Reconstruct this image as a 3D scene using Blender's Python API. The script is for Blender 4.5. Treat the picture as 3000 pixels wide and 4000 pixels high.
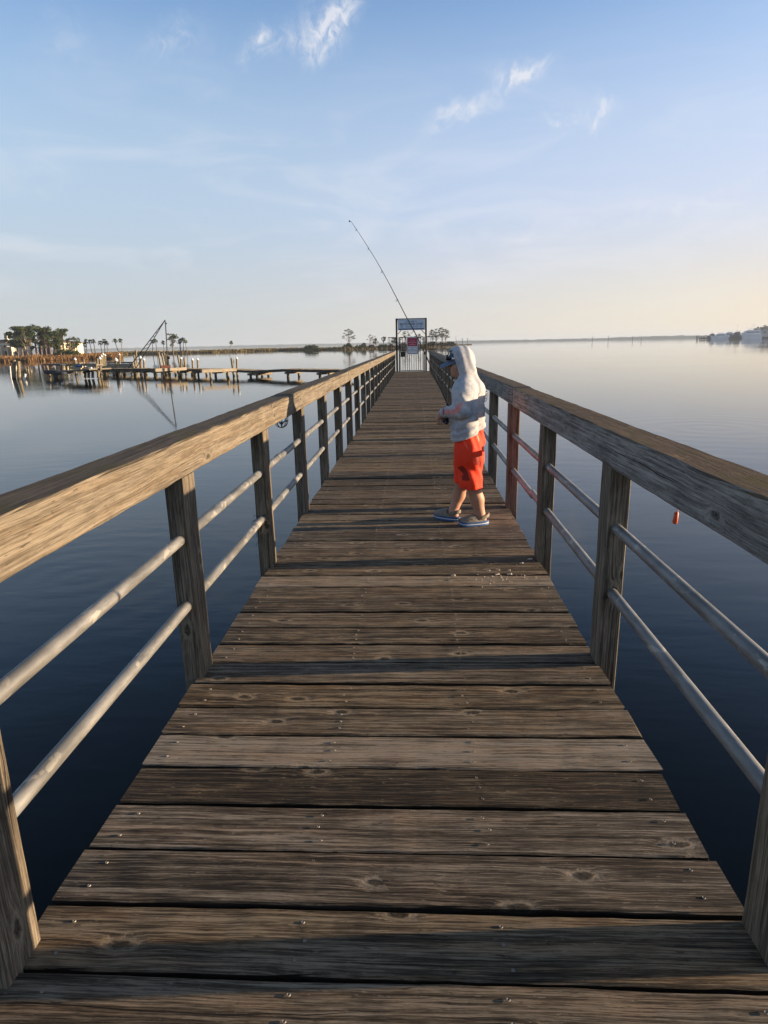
import bpy, bmesh, math, random
import numpy as np
from mathutils import Vector, Matrix
random.seed(7); rng = np.random.default_rng(7)
for o in list(bpy.data.objects): bpy.data.objects.remove(o)
sc = bpy.context.scene; COL = sc.collection
R_ = math.radians

# ------------------------------------------------------------------ camera
# pier frame: X right, Y along the pier, Z up, deck surface z = 0, camera above the origin
EYE = 1.485; WATER = -1.35
cc = np.array([1500., 2000.]); va = np.array([1615., 1342.]) - cc; vd = np.array([1700., 11500.]) - cc
FPX = math.sqrt(-(va @ vd))
ay = np.array([*va, FPX]); ay /= np.linalg.norm(ay)
az = -np.array([*vd, FPX]); az /= np.linalg.norm(az)
ax = np.cross(ay, az); RM = np.stack([ax, ay, az], 1)      # world -> lens (x right, y down, z forward)
cam = bpy.data.cameras.new('camera'); camo = bpy.data.objects.new('camera', cam); COL.objects.link(camo)
cam.sensor_fit = 'VERTICAL'; cam.sensor_height = 24; cam.lens = 24 * FPX / 4000
cam.clip_start = .05; cam.clip_end = 30000
camo.matrix_world = Matrix(((RM[0,0], -RM[1,0], -RM[2,0], 0), (RM[0,1], -RM[1,1], -RM[2,1], 0), (RM[0,2], -RM[1,2], -RM[2,2], EYE), (0,0,0,1)))
sc.camera = camo
def ray(x, y): return RM.T @ np.array([x - cc[0], y - cc[1], FPX])
def at(x, y, Y):                                            # the point the photograph shows at (x, y), at distance Y along the pier
    d = ray(x, y); d = d * (Y / d[1]); return Vector((d[0], d[1], d[2] + EYE))
def atz(x, y, z):
    d = ray(x, y); d = d * ((z - EYE) / d[2]); return Vector((d[0], d[1], z))
def atx(x, y, X):
    d = ray(x, y); d = d * (X / d[0]); return Vector((X, d[1], d[2] + EYE))

# ------------------------------------------------------------------ sky, sun, exposure
SUN_EL, SUN_AZ = 6.9, 86.0                                   # low sun to the right of the pier, azimuth clockwise from the pier's direction
w = bpy.data.worlds.new('World'); sc.world = w; w.use_nodes = True
wn = w.node_tree.nodes; wl = w.node_tree.links; wn.clear()
class G:                                                     # small node-graph helper
    def __init__(s, tree): s.t = tree
    def n(s, typ, **k):
        nd = s.t.nodes.new(typ)
        for a, v in k.items():
            if a.startswith('i_'):
                nm = a[2:]; key = int(nm) if nm.isdigit() else nm.replace('_', ' ')
                s.set(nd.inputs[key], v)
            else: setattr(nd, a, v)
        return nd
    def set(s, sock, v):
        if isinstance(v, bpy.types.NodeSocket): s.t.links.new(v, sock)
        elif isinstance(v, bpy.types.Node): s.t.links.new(v.outputs[0], sock)
        else: sock.default_value = v
    def m(s, op, a, b=0.0, c=0.0, clamp=False):
        nd = s.n('ShaderNodeMath', operation=op, use_clamp=clamp)
        s.set(nd.inputs[0], a); s.set(nd.inputs[1], b); s.set(nd.inputs[2], c); return nd.outputs[0]
    def vm(s, op, a, b=(0,0,0), out=0):
        nd = s.n('ShaderNodeVectorMath', operation=op); s.set(nd.inputs[0], a)
        if op == 'SCALE': s.set(nd.inputs['Scale'], b)
        else: s.set(nd.inputs[1], b)
        return nd.outputs[out]
    def mix(s, f, a, b, mode='MIX'):
        nd = s.n('ShaderNodeMix', data_type='RGBA', blend_type=mode)
        s.set(nd.inputs[0], f); s.set(nd.inputs[6], a); s.set(nd.inputs[7], b); return nd.outputs[2]
    def ramp(s, f, stops, interp='LINEAR'):
        nd = s.n('ShaderNodeValToRGB'); s.set(nd.inputs[0], f); cr = nd.color_ramp; cr.interpolation = interp
        while len(cr.elements) < len(stops): cr.elements.new(.5)
        for e, (p, c) in zip(cr.elements, stops):
            e.position = p; e.color = (*c, 1) if not isinstance(c, (int, float)) else (c, c, c, 1)
        return nd.outputs[0]
    def step(s, v, a, b):                                    # smooth step a..b
        nd = s.n('ShaderNodeMapRange', interpolation_type='SMOOTHSTEP'); s.set(nd.inputs[0], v)
        s.set(nd.inputs[1], a); s.set(nd.inputs[2], b); return nd.outputs[0]
    def xyz(s, x, y, z):
        nd = s.n('ShaderNodeCombineXYZ'); s.set(nd.inputs[0], x); s.set(nd.inputs[1], y); s.set(nd.inputs[2], z); return nd.outputs[0]
    def sep(s, v):
        nd = s.n('ShaderNodeSeparateXYZ'); s.set(nd.inputs[0], v); return nd.outputs
    def noise(s, v, scale=1.0, detail=4.0, rough=.55, dist=0.0):
        nd = s.n('ShaderNodeTexNoise', noise_dimensions='3D'); s.set(nd.inputs['Vector'], v)
        s.set(nd.inputs['Scale'], scale); s.set(nd.inputs['Detail'], detail); s.set(nd.inputs['Roughness'], rough); s.set(nd.inputs['Distortion'], dist)
        return nd.outputs[0]
g = G(w.node_tree)
sky = g.n('ShaderNodeTexSky', sky_type='NISHITA', sun_disc=False, sun_elevation=R_(SUN_EL), sun_rotation=R_(SUN_AZ),
          altitude=0, air_density=1.0, dust_density=0.7, ozone_density=2.2)
# thin cirrus, high in the sky: placed by compass direction and height
tc = g.n('ShaderNodeTexCoord'); dirv = tc.outputs['Generated']
dn = g.vm('NORMALIZE', dirv)
def sky_uv(x, y):
    d = ray(x, y); d = d / np.linalg.norm(d); return d
warp = g.noise(dn, 14, 6, .66)
fine = g.noise(g.vm('MULTIPLY', g.vm('ADD', dn, g.vm('SCALE', g.xyz(1, 0, 1), g.m('MULTIPLY', g.noise(dn, 20, 3), .06))), (1.25, 1, .9)), 27, 9, .68, 1.3)
def wisp(pa, pb, width, gain):                               # a streak of cirrus along a great-circle piece
    a, b = sky_uv(*pa), sky_uv(*pb); mid = (a + b) / 2; mid /= np.linalg.norm(mid)
    t = b - a; L = np.linalg.norm(t) / 2; t /= np.linalg.norm(t); nrm = np.cross(mid, t)
    rel = g.vm('SUBTRACT', dn, tuple(mid))
    wv = g.m('MULTIPLY_ADD', warp, .09, -.045)
    u = g.m('DIVIDE', g.vm('DOT_PRODUCT', rel, tuple(t), 1), L)
    v = g.m('DIVIDE', g.m('ADD', g.vm('DOT_PRODUCT', rel, tuple(nrm), 1), wv), width)
    r2 = g.m('ADD', g.m('MULTIPLY', u, u), g.m('MULTIPLY', v, v))
    fall = g.m('EXPONENT', g.m('MULTIPLY', r2, -1.6))
    front = g.m('GREATER_THAN', g.vm('DOT_PRODUCT', dn, tuple(mid), 1), 0)
    return g.m('MULTIPLY', g.m('MULTIPLY', fall, front), gain)
tot = None
for pa, pb, wd, gn in [((1170, 200), (1420, -50), .021, 1.9), ((930, 205), (1080, 160), .013, 1.3), ((1000, 190), (1260, 130), .016, .4), ((1180, 10), (1330, 150), .03, .4),
                       ((1980, 350), (2160, 255), .015, 1.9), ((1640, 490), (1980, 390), .013, 1.2), ((2260, 455), (2400, 410), .011, 1.5), ((1900, 300), (2080, 335), .012, .5), ((2120, 490), (2280, 462), .006, .5),
                       ((1900, 300), (2060, 330), .02, .3), ((560, 215), (830, 135), .022, .5), ((150, 220), (420, 150), .03, .3), ((2300, 900), (3000, 720), .012, .6), ((1750, 960), (2500, 790), .010, .4), ((2500, 960), (3000, 900), .008, .35), ((2120, 490), (2250, 470), .008, .3), ((700, 380), (900, 280), .02, .14)]:
    k = wisp(pa, pb, wd, gn); tot = k if tot is None else g.m('ADD', tot, k)
veil_n = g.noise(g.vm('MULTIPLY', dn, (2.2, 2.2, 9)), 2.2, 5, .55, .8)
dz = g.sep(dn)[2]
veil = g.m('MULTIPLY', g.step(veil_n, .44, .72), g.m('MULTIPLY', g.step(dz, .015, .10), g.m('SUBTRACT', 1.0, g.step(dz, .16, .42))))
cl = g.m('MULTIPLY', tot, g.step(fine, .30, .76))
cl = g.m('ADD', cl, g.m('MULTIPLY', veil, .34), clamp=True)
# thin milky veil of moist air, thickest at the horizon and warmer towards the sun
sunw = g.m('MULTIPLY_ADD', g.vm('DOT_PRODUCT', dn, (math.sin(R_(SUN_AZ)), math.cos(R_(SUN_AZ)), 0), 1), .5, .5)
warmth = g.step(sunw, .30, .86)
hor = g.ramp(warmth, [(0, (1.62, 1.70, 1.74)), (.42, (2.02, 1.92, 1.78)), (.8, (2.36, 2.14, 1.80)), (1, (2.65, 2.22, 1.68))])
mid = g.ramp(warmth, [(0, (1.38, 1.68, 2.06)), (.5, (1.54, 1.78, 2.30)), (1, (1.9, 2.0, 2.4))])
vcol = g.mix(g.step(dz, .0, .20), hor, mid)
vf = g.ramp(dz, [(0, .97), (.10, .95), (.20, .84), (.28, .62), (.40, .17), (.55, .03), (.8, 0)])
upper = g.mix(1.0, sky.outputs[0], g.ramp(dz, [(.2, (.86, .90, .98)), (.40, (.72, .82, .97)), (.52, (.62, .66, .74)), (.70, (.56, .53, .52))]), 'MULTIPLY')
base = g.mix(vf, upper, vcol)
skyc = g.mix(g.m('MULTIPLY', cl, .72), base, g.xyz(2.45, 2.42, 2.5))
bg = g.n('ShaderNodeBackground'); g.set(bg.inputs[0], skyc); bg.inputs[1].default_value = .15
wo = g.n('ShaderNodeOutputWorld'); wl.new(bg.outputs[0], wo.inputs[0])
sun = bpy.data.lights.new('sun', 'SUN'); suno = bpy.data.objects.new('sun', sun); COL.objects.link(suno)
sun.energy = 4.6; sun.angle = R_(.6); sun.color = (1.0, .75, .49)
sd = Vector((math.sin(R_(SUN_AZ)) * math.cos(R_(SUN_EL)), math.cos(R_(SUN_AZ)) * math.cos(R_(SUN_EL)), math.sin(R_(SUN_EL))))
suno.rotation_euler = sd.to_track_quat('Z', 'Y').to_euler()
vs = sc.view_settings; sc.display_settings.display_device = 'sRGB'
vs.view_transform = 'Standard'; vs.look = 'None'; vs.gamma = 1; vs.use_curve_mapping = False; vs.exposure = 1.3
sc.cycles.use_denoising = True
try: sc.cycles.denoiser = 'OPENIMAGEDENOISE'; sc.cycles.denoising_input_passes = 'RGB_ALBEDO_NORMAL'
except Exception: pass
sc.cycles.max_bounces = 8; sc.cycles.caustics_reflective = False; sc.cycles.caustics_refractive = False

# ------------------------------------------------------------------ helpers
def tag(o, label=None, cat=None, group=None, kind=None):
    if label: o['label'] = label
    if cat: o['category'] = cat
    if group: o['group'] = group
    if kind: o['kind'] = kind
    return o
def thing(name, loc, label, cat, group=None, rz=0.0):
    o = bpy.data.objects.new(name, None); o.empty_display_size = .1; COL.objects.link(o)
    o.location = loc; o.rotation_euler = (0, 0, rz); return tag(o, label, cat, group)
def copy_tree(o, parent=None):
    c = o.copy(); COL.objects.link(c)
    if parent: c.parent = parent
    for ch in [x for x in bpy.data.objects if x.parent == o]: copy_tree(ch, c)
    return c
class MB:                                                    # collects shapes; build() links them as ONE mesh object
    def __init__(s): s.v = []; s.f = []; s.uv = []; s.tint = []; s.mi = []; s.smooth = []
    def add(s, verts, faces, uvs=None, tint=(.5,.5,.5), mi=0, smooth=False):
        b = len(s.v); s.v += [tuple(p) for p in verts]; s.tint += [tint] * len(verts)
        for k, f in enumerate(faces):
            s.f.append(tuple(b + i for i in f)); s.uv.append(uvs[k] if uvs else [(0., 0.)] * len(f)); s.mi.append(mi); s.smooth.append(smooth)
    def box(s, c, size, rz=0.0, tilt=(0, 0), tint=(.5,.5,.5), mi=0):
        c = Vector(c); M = Matrix.Rotation(rz, 3, 'Z') @ Matrix.Rotation(tilt[0], 3, 'X') @ Matrix.Rotation(tilt[1], 3, 'Y')
        hx, hy, hz = [q / 2 for q in size]
        V = [c + M @ Vector((x*hx, y*hy, z*hz)) for x in (-1, 1) for y in (-1, 1) for z in (-1, 1)]
        F = [(0,1,3,2), (4,6,7,5), (0,4,5,1), (2,3,7,6), (0,2,6,4), (1,5,7,3)]
        L = max(size); s.add(V, F, [[(0,0), (0,.1), (L,.1), (L,0)]] * 6, tint, mi)
    def beam(s, p0, p1, w, h, up=(0, 0, 1), seg=1, cham=.004, jit=0.0, tint=(.5,.5,.5), mi=0, u0=None, bow=0.0, endjit=0.0, wob=0.0):
        # squared timber from p0 to p1; uv runs with the grain
        p0, p1 = Vector(p0), Vector(p1); d = (p1 - p0); L = d.length; d.normalize(); up = Vector(up)
        sd_ = d.cross(up).normalized(); up = sd_.cross(d).normalized(); a, b = w / 2, h / 2; c = min(cham, a * .45, b * .45)
        prof = [(-a+c,-b), (a-c,-b), (a,-b+c), (a,b-c), (a-c,b), (-a+c,b), (-a,b-c), (-a,-b+c)]
        per = [0]
        for i in range(8):
            q, r = prof[i], prof[(i+1) % 8]; per.append(per[-1] + math.hypot(q[0]-r[0], q[1]-r[1]))
        u0 = random.uniform(0, 50) if u0 is None else u0; v0 = random.uniform(0, 50)
        V = []; n = 8; ph = random.uniform(0, 6); wl_ = random.uniform(.25, .6)
        for k in range(seg + 1):
            t = k / seg; cen = p0 + d * (L * t) + up * (bow * math.sin(math.pi * t)) + sd_ * (wob * math.sin(ph + L * t / wl_ * 2))
            for i, (x, y) in enumerate(prof):
                e = endjit * random.uniform(-1, 1) if k in (0, seg) else 0
                V.append(cen + sd_ * (x + random.gauss(0, jit)) + up * (y + random.gauss(0, jit * .5)) + d * e)
        F = []; U = []
        for k in range(seg):
            ua, ub = u0 + L * k / seg, u0 + L * (k+1) / seg
            for i in range(n):
                j = (i + 1) % n
                F.append((k*n+i, k*n+j, (k+1)*n+j, (k+1)*n+i)); U.append([(ua, v0+per[i]), (ua, v0+per[i+1]), (ub, v0+per[i+1]), (ub, v0+per[i])])
        F.append(tuple(range(n-1, -1, -1))); U.append([(u0 + 30 + prof[i][1], v0 + prof[i][0]*4) for i in range(n-1, -1, -1)])
        F.append(tuple(seg*n + i for i in range(n))); U.append([(u0 + 31 + q[1], v0 + q[0]*4) for q in prof])
        s.add(V, F, U, tint, mi)
    def tube(s, pts, rad, n=10, caps=True, tint=(.5,.5,.5), mi=0, smooth=True):
        pts = [Vector(p) for p in pts]; rad = rad if isinstance(rad, (list, tuple)) else [rad] * len(pts)
        V = []; F = []; U = []; prev = None; L = 0; u0 = random.uniform(0, 40)
        for k, p in enumerate(pts):
            d = (pts[min(k+1, len(pts)-1)] - pts[max(k-1, 0)]).normalized()
            if prev is None:
                q = Vector((0, 0, 1)) if abs(d.z) < .9 else Vector((1, 0, 0)); a = d.cross(q).normalized()
            else: a = (prev - d * prev.dot(d)).normalized()
            prev = a; b = d.cross(a)
            for i in range(n):
                t = 2 * math.pi * i / n; V.append(p + (a * math.cos(t) + b * math.sin(t)) * rad[k])
        for k in range(len(pts) - 1):
            l2 = L + (pts[k+1] - pts[k]).length
            for i in range(n):
                j = (i + 1) % n; F.append((k*n+i, k*n+j, (k+1)*n+j, (k+1)*n+i)); c_ = .3
                U.append([(u0+L, c_*i/n), (u0+L, c_*(i+1)/n), (u0+l2, c_*(i+1)/n), (u0+l2, c_*i/n)])
            L = l2
        s.add(V, F, U, tint, mi, smooth)
        if caps:
            s.add(V[:n], [tuple(range(n-1, -1, -1))], None, tint, mi); s.add(V[-n:], [tuple(range(n))], None, tint, mi)
    def ball(s, c, r, nu=10, nv=7, tint=(.5,.5,.5), mi=0, rot=None):
        r = r if isinstance(r, (tuple, list)) else (r, r, r); c = Vector(c); V = []; F = []
        for a in range(nv + 1):
            th = math.pi * a / nv
            for b in range(nu):
                ph = 2 * math.pi * b / nu; p = Vector((r[0]*math.sin(th)*math.cos(ph), r[1]*math.sin(th)*math.sin(ph), r[2]*math.cos(th)))
                V.append(c + (rot @ p if rot else p))
        for a in range(nv):
            for b in range(nu):
                c2 = (b + 1) % nu; F.append((a*nu+b, (a+1)*nu+b, (a+1)*nu+c2, a*nu+c2))
        s.add(V, F, None, tint, mi, True)
    def build(s, name, mat, parent=None):
        me = bpy.data.meshes.new(name); off = Vector(parent.matrix_basis.translation) if parent else None
        if parent and (parent.parent or parent.rotation_euler.z):
            M = parent.matrix_basis.copy(); q = parent.parent
            while q: M = q.matrix_basis @ M; q = q.parent
            Mi = M.inverted(); vv = [tuple(Mi @ Vector(p)) for p in s.v]
        elif parent: vv = [(p[0]-off.x, p[1]-off.y, p[2]-off.z) for p in s.v]
        else: vv = s.v
        me.from_pydata(vv, [], s.f); uvl = me.uv_layers.new(name='grain')
        uvl.data.foreach_set('uv', [c for f in s.uv for q in f for c in q])
        ca = me.color_attributes.new('tint', 'FLOAT_COLOR', 'POINT')
        ca.data.foreach_set('color', [c for t in s.tint for c in (*t, 1.0)])
        for m in (mat if isinstance(mat, (list, tuple)) else [mat]): me.materials.append(m)
        me.polygons.foreach_set('material_index', s.mi); me.polygons.foreach_set('use_smooth', s.smooth); me.update()
        o = bpy.data.objects.new(name, me); COL.objects.link(o)
        if parent: o.parent = parent
        return o

# ------------------------------------------------------------------ materials
def mat(name):
    m = bpy.data.materials.new(name); m.use_nodes = True; t = m.node_tree; t.nodes.clear(); g = G(t)
    b = g.n('ShaderNodeBsdfPrincipled'); o = g.n('ShaderNodeOutputMaterial'); t.links.new(b.outputs[0], o.inputs[0]); return m, g, b
def plain(name, col, rough=.6, metal=0.0, var=.12, scale=8.0, bump=0.0, bscale=60.0, spec=.5):
    m, g, b = mat(name); p = g.n('ShaderNodeTexCoord').outputs['Object']
    nz = g.noise(p, scale, 5, .6); c = g.mix(g.m('MULTIPLY_ADD', nz, 2.0, -.5, True), tuple(q*(1-var) for q in col) + (1,), tuple(min(1, q*(1+var)) for q in col) + (1,))
    g.set(b.inputs['Base Color'], c); b.inputs['Roughness'].default_value = rough; b.inputs['Metallic'].default_value = metal; b.inputs['Specular IOR Level'].default_value = spec
    if bump:
        bp = g.n('ShaderNodeBump'); bp.inputs['Strength'].default_value = bump; bp.inputs['Distance'].default_value = .01
        g.set(bp.inputs['Height'], g.noise(p, bscale, 4, .6)); g.set(b.inputs['Normal'], bp)
    return m
def wood(name, dark, midc, light, top=None, moss=None, ring=34.0, rough=.8, bump=.9, wear=.5, algae=0.0, spots=0.0, warm=None, edge=0.0, warmf=.35, flecks=.0, haloamt=.5):
    m, g, b = mat(name)
    uv = g.n('ShaderNodeUVMap', uv_map='grain').outputs[0]; s = g.sep(uv); u, v = s[0], s[1]
    tn = g.sep(g.n('ShaderNodeAttribute', attribute_name='tint').outputs[0])
    lowv = g.noise(g.xyz(g.m('MULTIPLY', u, .9), g.m('MULTIPLY', v, 4.5), 0), 1, 3, .5)
    vw = g.m('ADD', v, g.m('MULTIPLY_ADD', lowv, .030, -.015))
    # knots: grain lines swing round them
    vo = g.n('ShaderNodeTexVoronoi', feature='F1', voronoi_dimensions='2D'); g.set(vo.inputs['Vector'], g.xyz(g.m('ADD', g.m('MULTIPLY', u, 2.5), g.m('MULTIPLY', lowv, .3)), g.m('MULTIPLY', v, 5.6), 0)); vo.inputs['Scale'].default_value = 1; vo.inputs['Randomness'].default_value = 1
    kd = g.m('ADD', vo.outputs['Distance'], g.m('MULTIPLY_ADD', g.noise(g.xyz(g.m('MULTIPLY', u, 28), g.m('MULTIPLY', v, 60), 0), 1, 4, .7), .16, -.08)); kc = g.sep(vo.outputs['Color'])[0]
    has = g.m('GREATER_THAN', kc, .46)
    swing = g.m('MULTIPLY', g.m('EXPONENT', g.m('MULTIPLY', g.m('MULTIPLY', kd, kd), -60)), has)
    t = g.m('ADD', g.m('MULTIPLY', vw, ring), g.m('MULTIPLY', swing, 2.2))
    rings = g.noise(g.xyz(g.m('MULTIPLY', u, .9), t, 0), 1, 2, .55)
    r2 = g.noise(g.xyz(g.m('MULTIPLY', u, 3.2), g.m('MULTIPLY', t, 2.6), 3), 1, 4, .7)
    fib = g.noise(g.xyz(g.m('MULTIPLY', u, 9), g.m('MULTIPLY', v, 260), 7), 1, 3, .7)
    gr = g.m('ADD', g.m('ADD', g.m('MULTIPLY', rings, .34), g.m('MULTIPLY', r2, .44)), g.m('MULTIPLY', fib, .36))
    grs = g.step(gr, .43, .73)
    blot = g.noise(g.xyz(g.m('MULTIPLY', u, 3.4), g.m('MULTIPLY', v, 13), 11), 1, 6, .68)
    blot2 = g.noise(g.xyz(g.m('MULTIPLY', u, 22), g.m('MULTIPLY', v, 30), 5), 1, 4, .7)
    f = g.m('ADD', grs, g.m('MULTIPLY_ADD', blot, 1.3, -.65)); f = g.m('ADD', f, g.m('MULTIPLY_ADD', tn[0], .7, -.35), clamp=True)
    col = g.ramp(f, [(.05, dark), (.45, midc), (.95, light)])
    if warm: col = g.mix(g.m('MULTIPLY', g.step(g.noise(g.xyz(g.m('MULTIPLY', u, 1.3), g.m('MULTIPLY', v, 14), 23), 1, 4, .6), .46, .62), warmf), col, g.mix(1.0, col, (*warm, 1), 'MULTIPLY'))
    col = g.mix(g.m('MULTIPLY', g.step(blot2, .60, .74), wear), col, (*[q*.35 for q in dark], 1))
    if spots:                                              # pale lichen and droppings
        sp = g.step(g.noise(g.xyz(g.m('MULTIPLY', u, 60), g.m('MULTIPLY', v, 70), 9), 1, 3, .6), .66, .72)
        col = g.mix(g.m('MULTIPLY', g.m('MULTIPLY', sp, g.step(blot, .5, .66)), spots), col, (.34, .33, .27, 1))
    if flecks:
        fl = g.step(g.noise(g.xyz(g.m('MULTIPLY', u, 26), g.m('MULTIPLY', v, 120), 31), 1, 3, .6), .60, .70)
        col = g.mix(g.m('MULTIPLY', g.m('MULTIPLY', fl, g.step(blot, .42, .58)), flecks), col, (*[min(1, q*1.25) for q in light], 1))
        pit = g.step(g.noise(g.xyz(g.m('MULTIPLY', u, 14), g.m('MULTIPLY', v, 100), 41), 1, 3, .6), .62, .70)
        col = g.mix(g.m('MULTIPLY', pit, .75), col, (*[q*.5 for q in dark], 1))
    # checks (drying cracks) along the grain
    q = g.m('MULTIPLY_ADD', vw, 11.0, g.m('MULTIPLY', g.noise(g.xyz(g.m('MULTIPLY', u, 1.1), 0, 4), 1, 3, .6), .9)); cell = g.m('FLOOR', q); fr = g.m('ABSOLUTE', g.m('SUBTRACT', g.m('SUBTRACT', q, cell), .5))
    cm = g.step(g.noise(g.xyz(g.m('MULTIPLY', u, .9), g.m('MULTIPLY', cell, 7.31), 17), 1, 2, .5), .54, .66)
    crk = g.m('MULTIPLY', g.m('LESS_THAN', fr, g.m('MULTIPLY', cm, g.m('MULTIPLY_ADD', g.noise(g.xyz(g.m('MULTIPLY', u, 25), cell, 1), 1, 2), .035, .004))), g.m('GREATER_THAN', cm, .02))
    core = g.m('MULTIPLY', g.m('SUBTRACT', 1.0, g.step(kd, .045, .10)), has)
    halo = g.m('MULTIPLY', g.m('SUBTRACT', 1.0, g.step(kd, .08, .19)), has)
    col = g.mix(g.m('MULTIPLY', halo, haloamt), col, (*[min(1, q*1.3) for q in light], 1))
    kn = g.noise(g.xyz(g.m('MULTIPLY', u, 90), g.m('MULTIPLY', v, 90), 0), 1, 3)
    col = g.mix(g.m('MULTIPLY', core, .95), col, g.ramp(kn, [(.35, tuple(q*.25 for q in dark)), (.7, tuple(q*.8 for q in midc))]))
    col = g.mix(g.m('MULTIPLY', crk, .9), col, (.006, .005, .004, 1))
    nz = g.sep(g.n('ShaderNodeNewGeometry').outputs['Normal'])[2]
    if top:
        tf = g.step(nz, .45, .85); tcol = g.mix(grs, (*top[0], 1), (*top[1], 1))
        if moss: tcol = g.mix(g.m('MULTIPLY', g.step(blot, .46, .62), .8), tcol, g.mix(fib, (*[q*.5 for q in moss], 1), (*moss, 1)))
        tcol = g.mix(g.m('MULTIPLY', crk, .9), tcol, (.006, .005, .004, 1)); col = g.mix(tf, col, tcol)
    if algae:
        ps = g.sep(g.n('ShaderNodeNewGeometry').outputs['Position'])
        af = g.m('MULTIPLY', g.m('SUBTRACT', 1.0, g.step(g.m('ADD', ps[2], g.m('MULTIPLY', blot, .25)), WATER + .12, WATER + .42)), algae)
        col = g.mix(af, col, (.012, .011, .009, 1))
    if edge: col = g.mix(g.m('MULTIPLY', g.m('SUBTRACT', 1.0, g.step(nz, .15, .65)), edge), col, (*[q*.4 for q in dark], 1))  # side faces darkened in colour to deepen the shade of the gaps
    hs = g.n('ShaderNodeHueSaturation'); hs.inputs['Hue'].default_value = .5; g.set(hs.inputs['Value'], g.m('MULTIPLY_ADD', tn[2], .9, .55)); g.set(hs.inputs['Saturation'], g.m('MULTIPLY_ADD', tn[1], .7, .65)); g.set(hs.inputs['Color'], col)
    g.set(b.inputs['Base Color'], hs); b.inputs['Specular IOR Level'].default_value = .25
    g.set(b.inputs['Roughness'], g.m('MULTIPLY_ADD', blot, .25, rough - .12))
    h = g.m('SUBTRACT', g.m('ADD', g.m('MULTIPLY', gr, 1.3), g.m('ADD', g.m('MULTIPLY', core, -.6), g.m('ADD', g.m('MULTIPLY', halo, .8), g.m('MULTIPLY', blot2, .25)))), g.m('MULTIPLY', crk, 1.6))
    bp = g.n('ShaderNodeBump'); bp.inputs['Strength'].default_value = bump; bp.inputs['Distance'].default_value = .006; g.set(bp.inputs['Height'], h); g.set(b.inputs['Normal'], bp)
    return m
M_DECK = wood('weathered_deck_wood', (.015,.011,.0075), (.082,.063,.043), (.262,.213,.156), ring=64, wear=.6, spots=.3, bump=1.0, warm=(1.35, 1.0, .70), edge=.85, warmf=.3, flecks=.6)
M_RAIL = wood('weathered_rail_wood', (.088,.072,.053), (.158,.133,.102), (.235,.203,.158), top=((.02,.016,.012), (.13,.105,.08)), moss=(.075,.068,.03), warmf=.2, haloamt=.3, flecks=.25, ring=52, wear=.55, bump=.9, warm=(1.2,.98,.72))
M_RAILR = wood('mossy_rail_wood', (.075,.072,.066), (.19,.18,.162), (.34,.325,.30), top=((.03,.021,.014), (.145,.098,.058)), moss=(.085,.066,.022), haloamt=.25, flecks=.25, ring=52, wear=.6, bump=.9)
M_POST = wood('weathered_post_wood', (.05,.04,.03), (.135,.110,.08), (.27,.23,.17), ring=64, wear=.5, algae=.9, bump=.9)
M_POSTBOUNCE = wood('bounce_tinted_post_wood', (.07,.045,.03), (.16,.11,.075), (.28,.20,.14), ring=64, wear=.25, bump=.8)  # redder post wood: orange bounce from the shorts put into the colour
M_PILE = wood('pile_wood', (.08,.066,.045), (.22,.18,.12), (.38,.32,.21), ring=30, wear=.4, algae=.9)
M_DOCK = wood('old_dock_wood', (.05,.043,.034), (.16,.14,.11), (.33,.285,.22), ring=40, wear=.4, algae=.8)
def galvanised():
    m, g, b = mat('galvanised_steel'); p = g.n('ShaderNodeTexCoord').outputs['Object']
    n1 = g.noise(g.vm('MULTIPLY', p, (30, 6, 30)), 1, 5, .65); n2 = g.noise(p, 3.2, 3, .5); n3 = g.noise(g.vm('MULTIPLY', p, (20, 9, 20)), 1, 3, .55, .6)
    c = g.ramp(n1, [(.3, (.12,.12,.115)), (.5, (.21,.21,.205)), (.72, (.31,.305,.29))])
    c = g.mix(g.m('MULTIPLY', g.step(n3, .60, .63), .75), c, (.42,.40,.35,1)); c = g.mix(g.m('MULTIPLY', g.step(n2, .45, .62), .5), c, (.11,.108,.10,1))
    g.set(b.inputs['Base Color'], c); b.inputs['Metallic'].default_value = .35; g.set(b.inputs['Roughness'], g.m('MULTIPLY_ADD', n1, .3, .38))
    bp = g.n('ShaderNodeBump'); bp.inputs['Strength'].default_value = .25; bp.inputs['Distance'].default_value = .002; g.set(bp.inputs['Height'], n1); g.set(b.inputs['Normal'], bp); return m
M_PIPE = galvanised()
M_SCREW = plain('screw_steel', (.25,.225,.195), .55, .25, .5)
M_BLACK = plain('black_iron', (.018,.016,.016), .45, .3, .3, 5)
M_WHITE = plain('white_plastic', (.78,.78,.76), .45)

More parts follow.
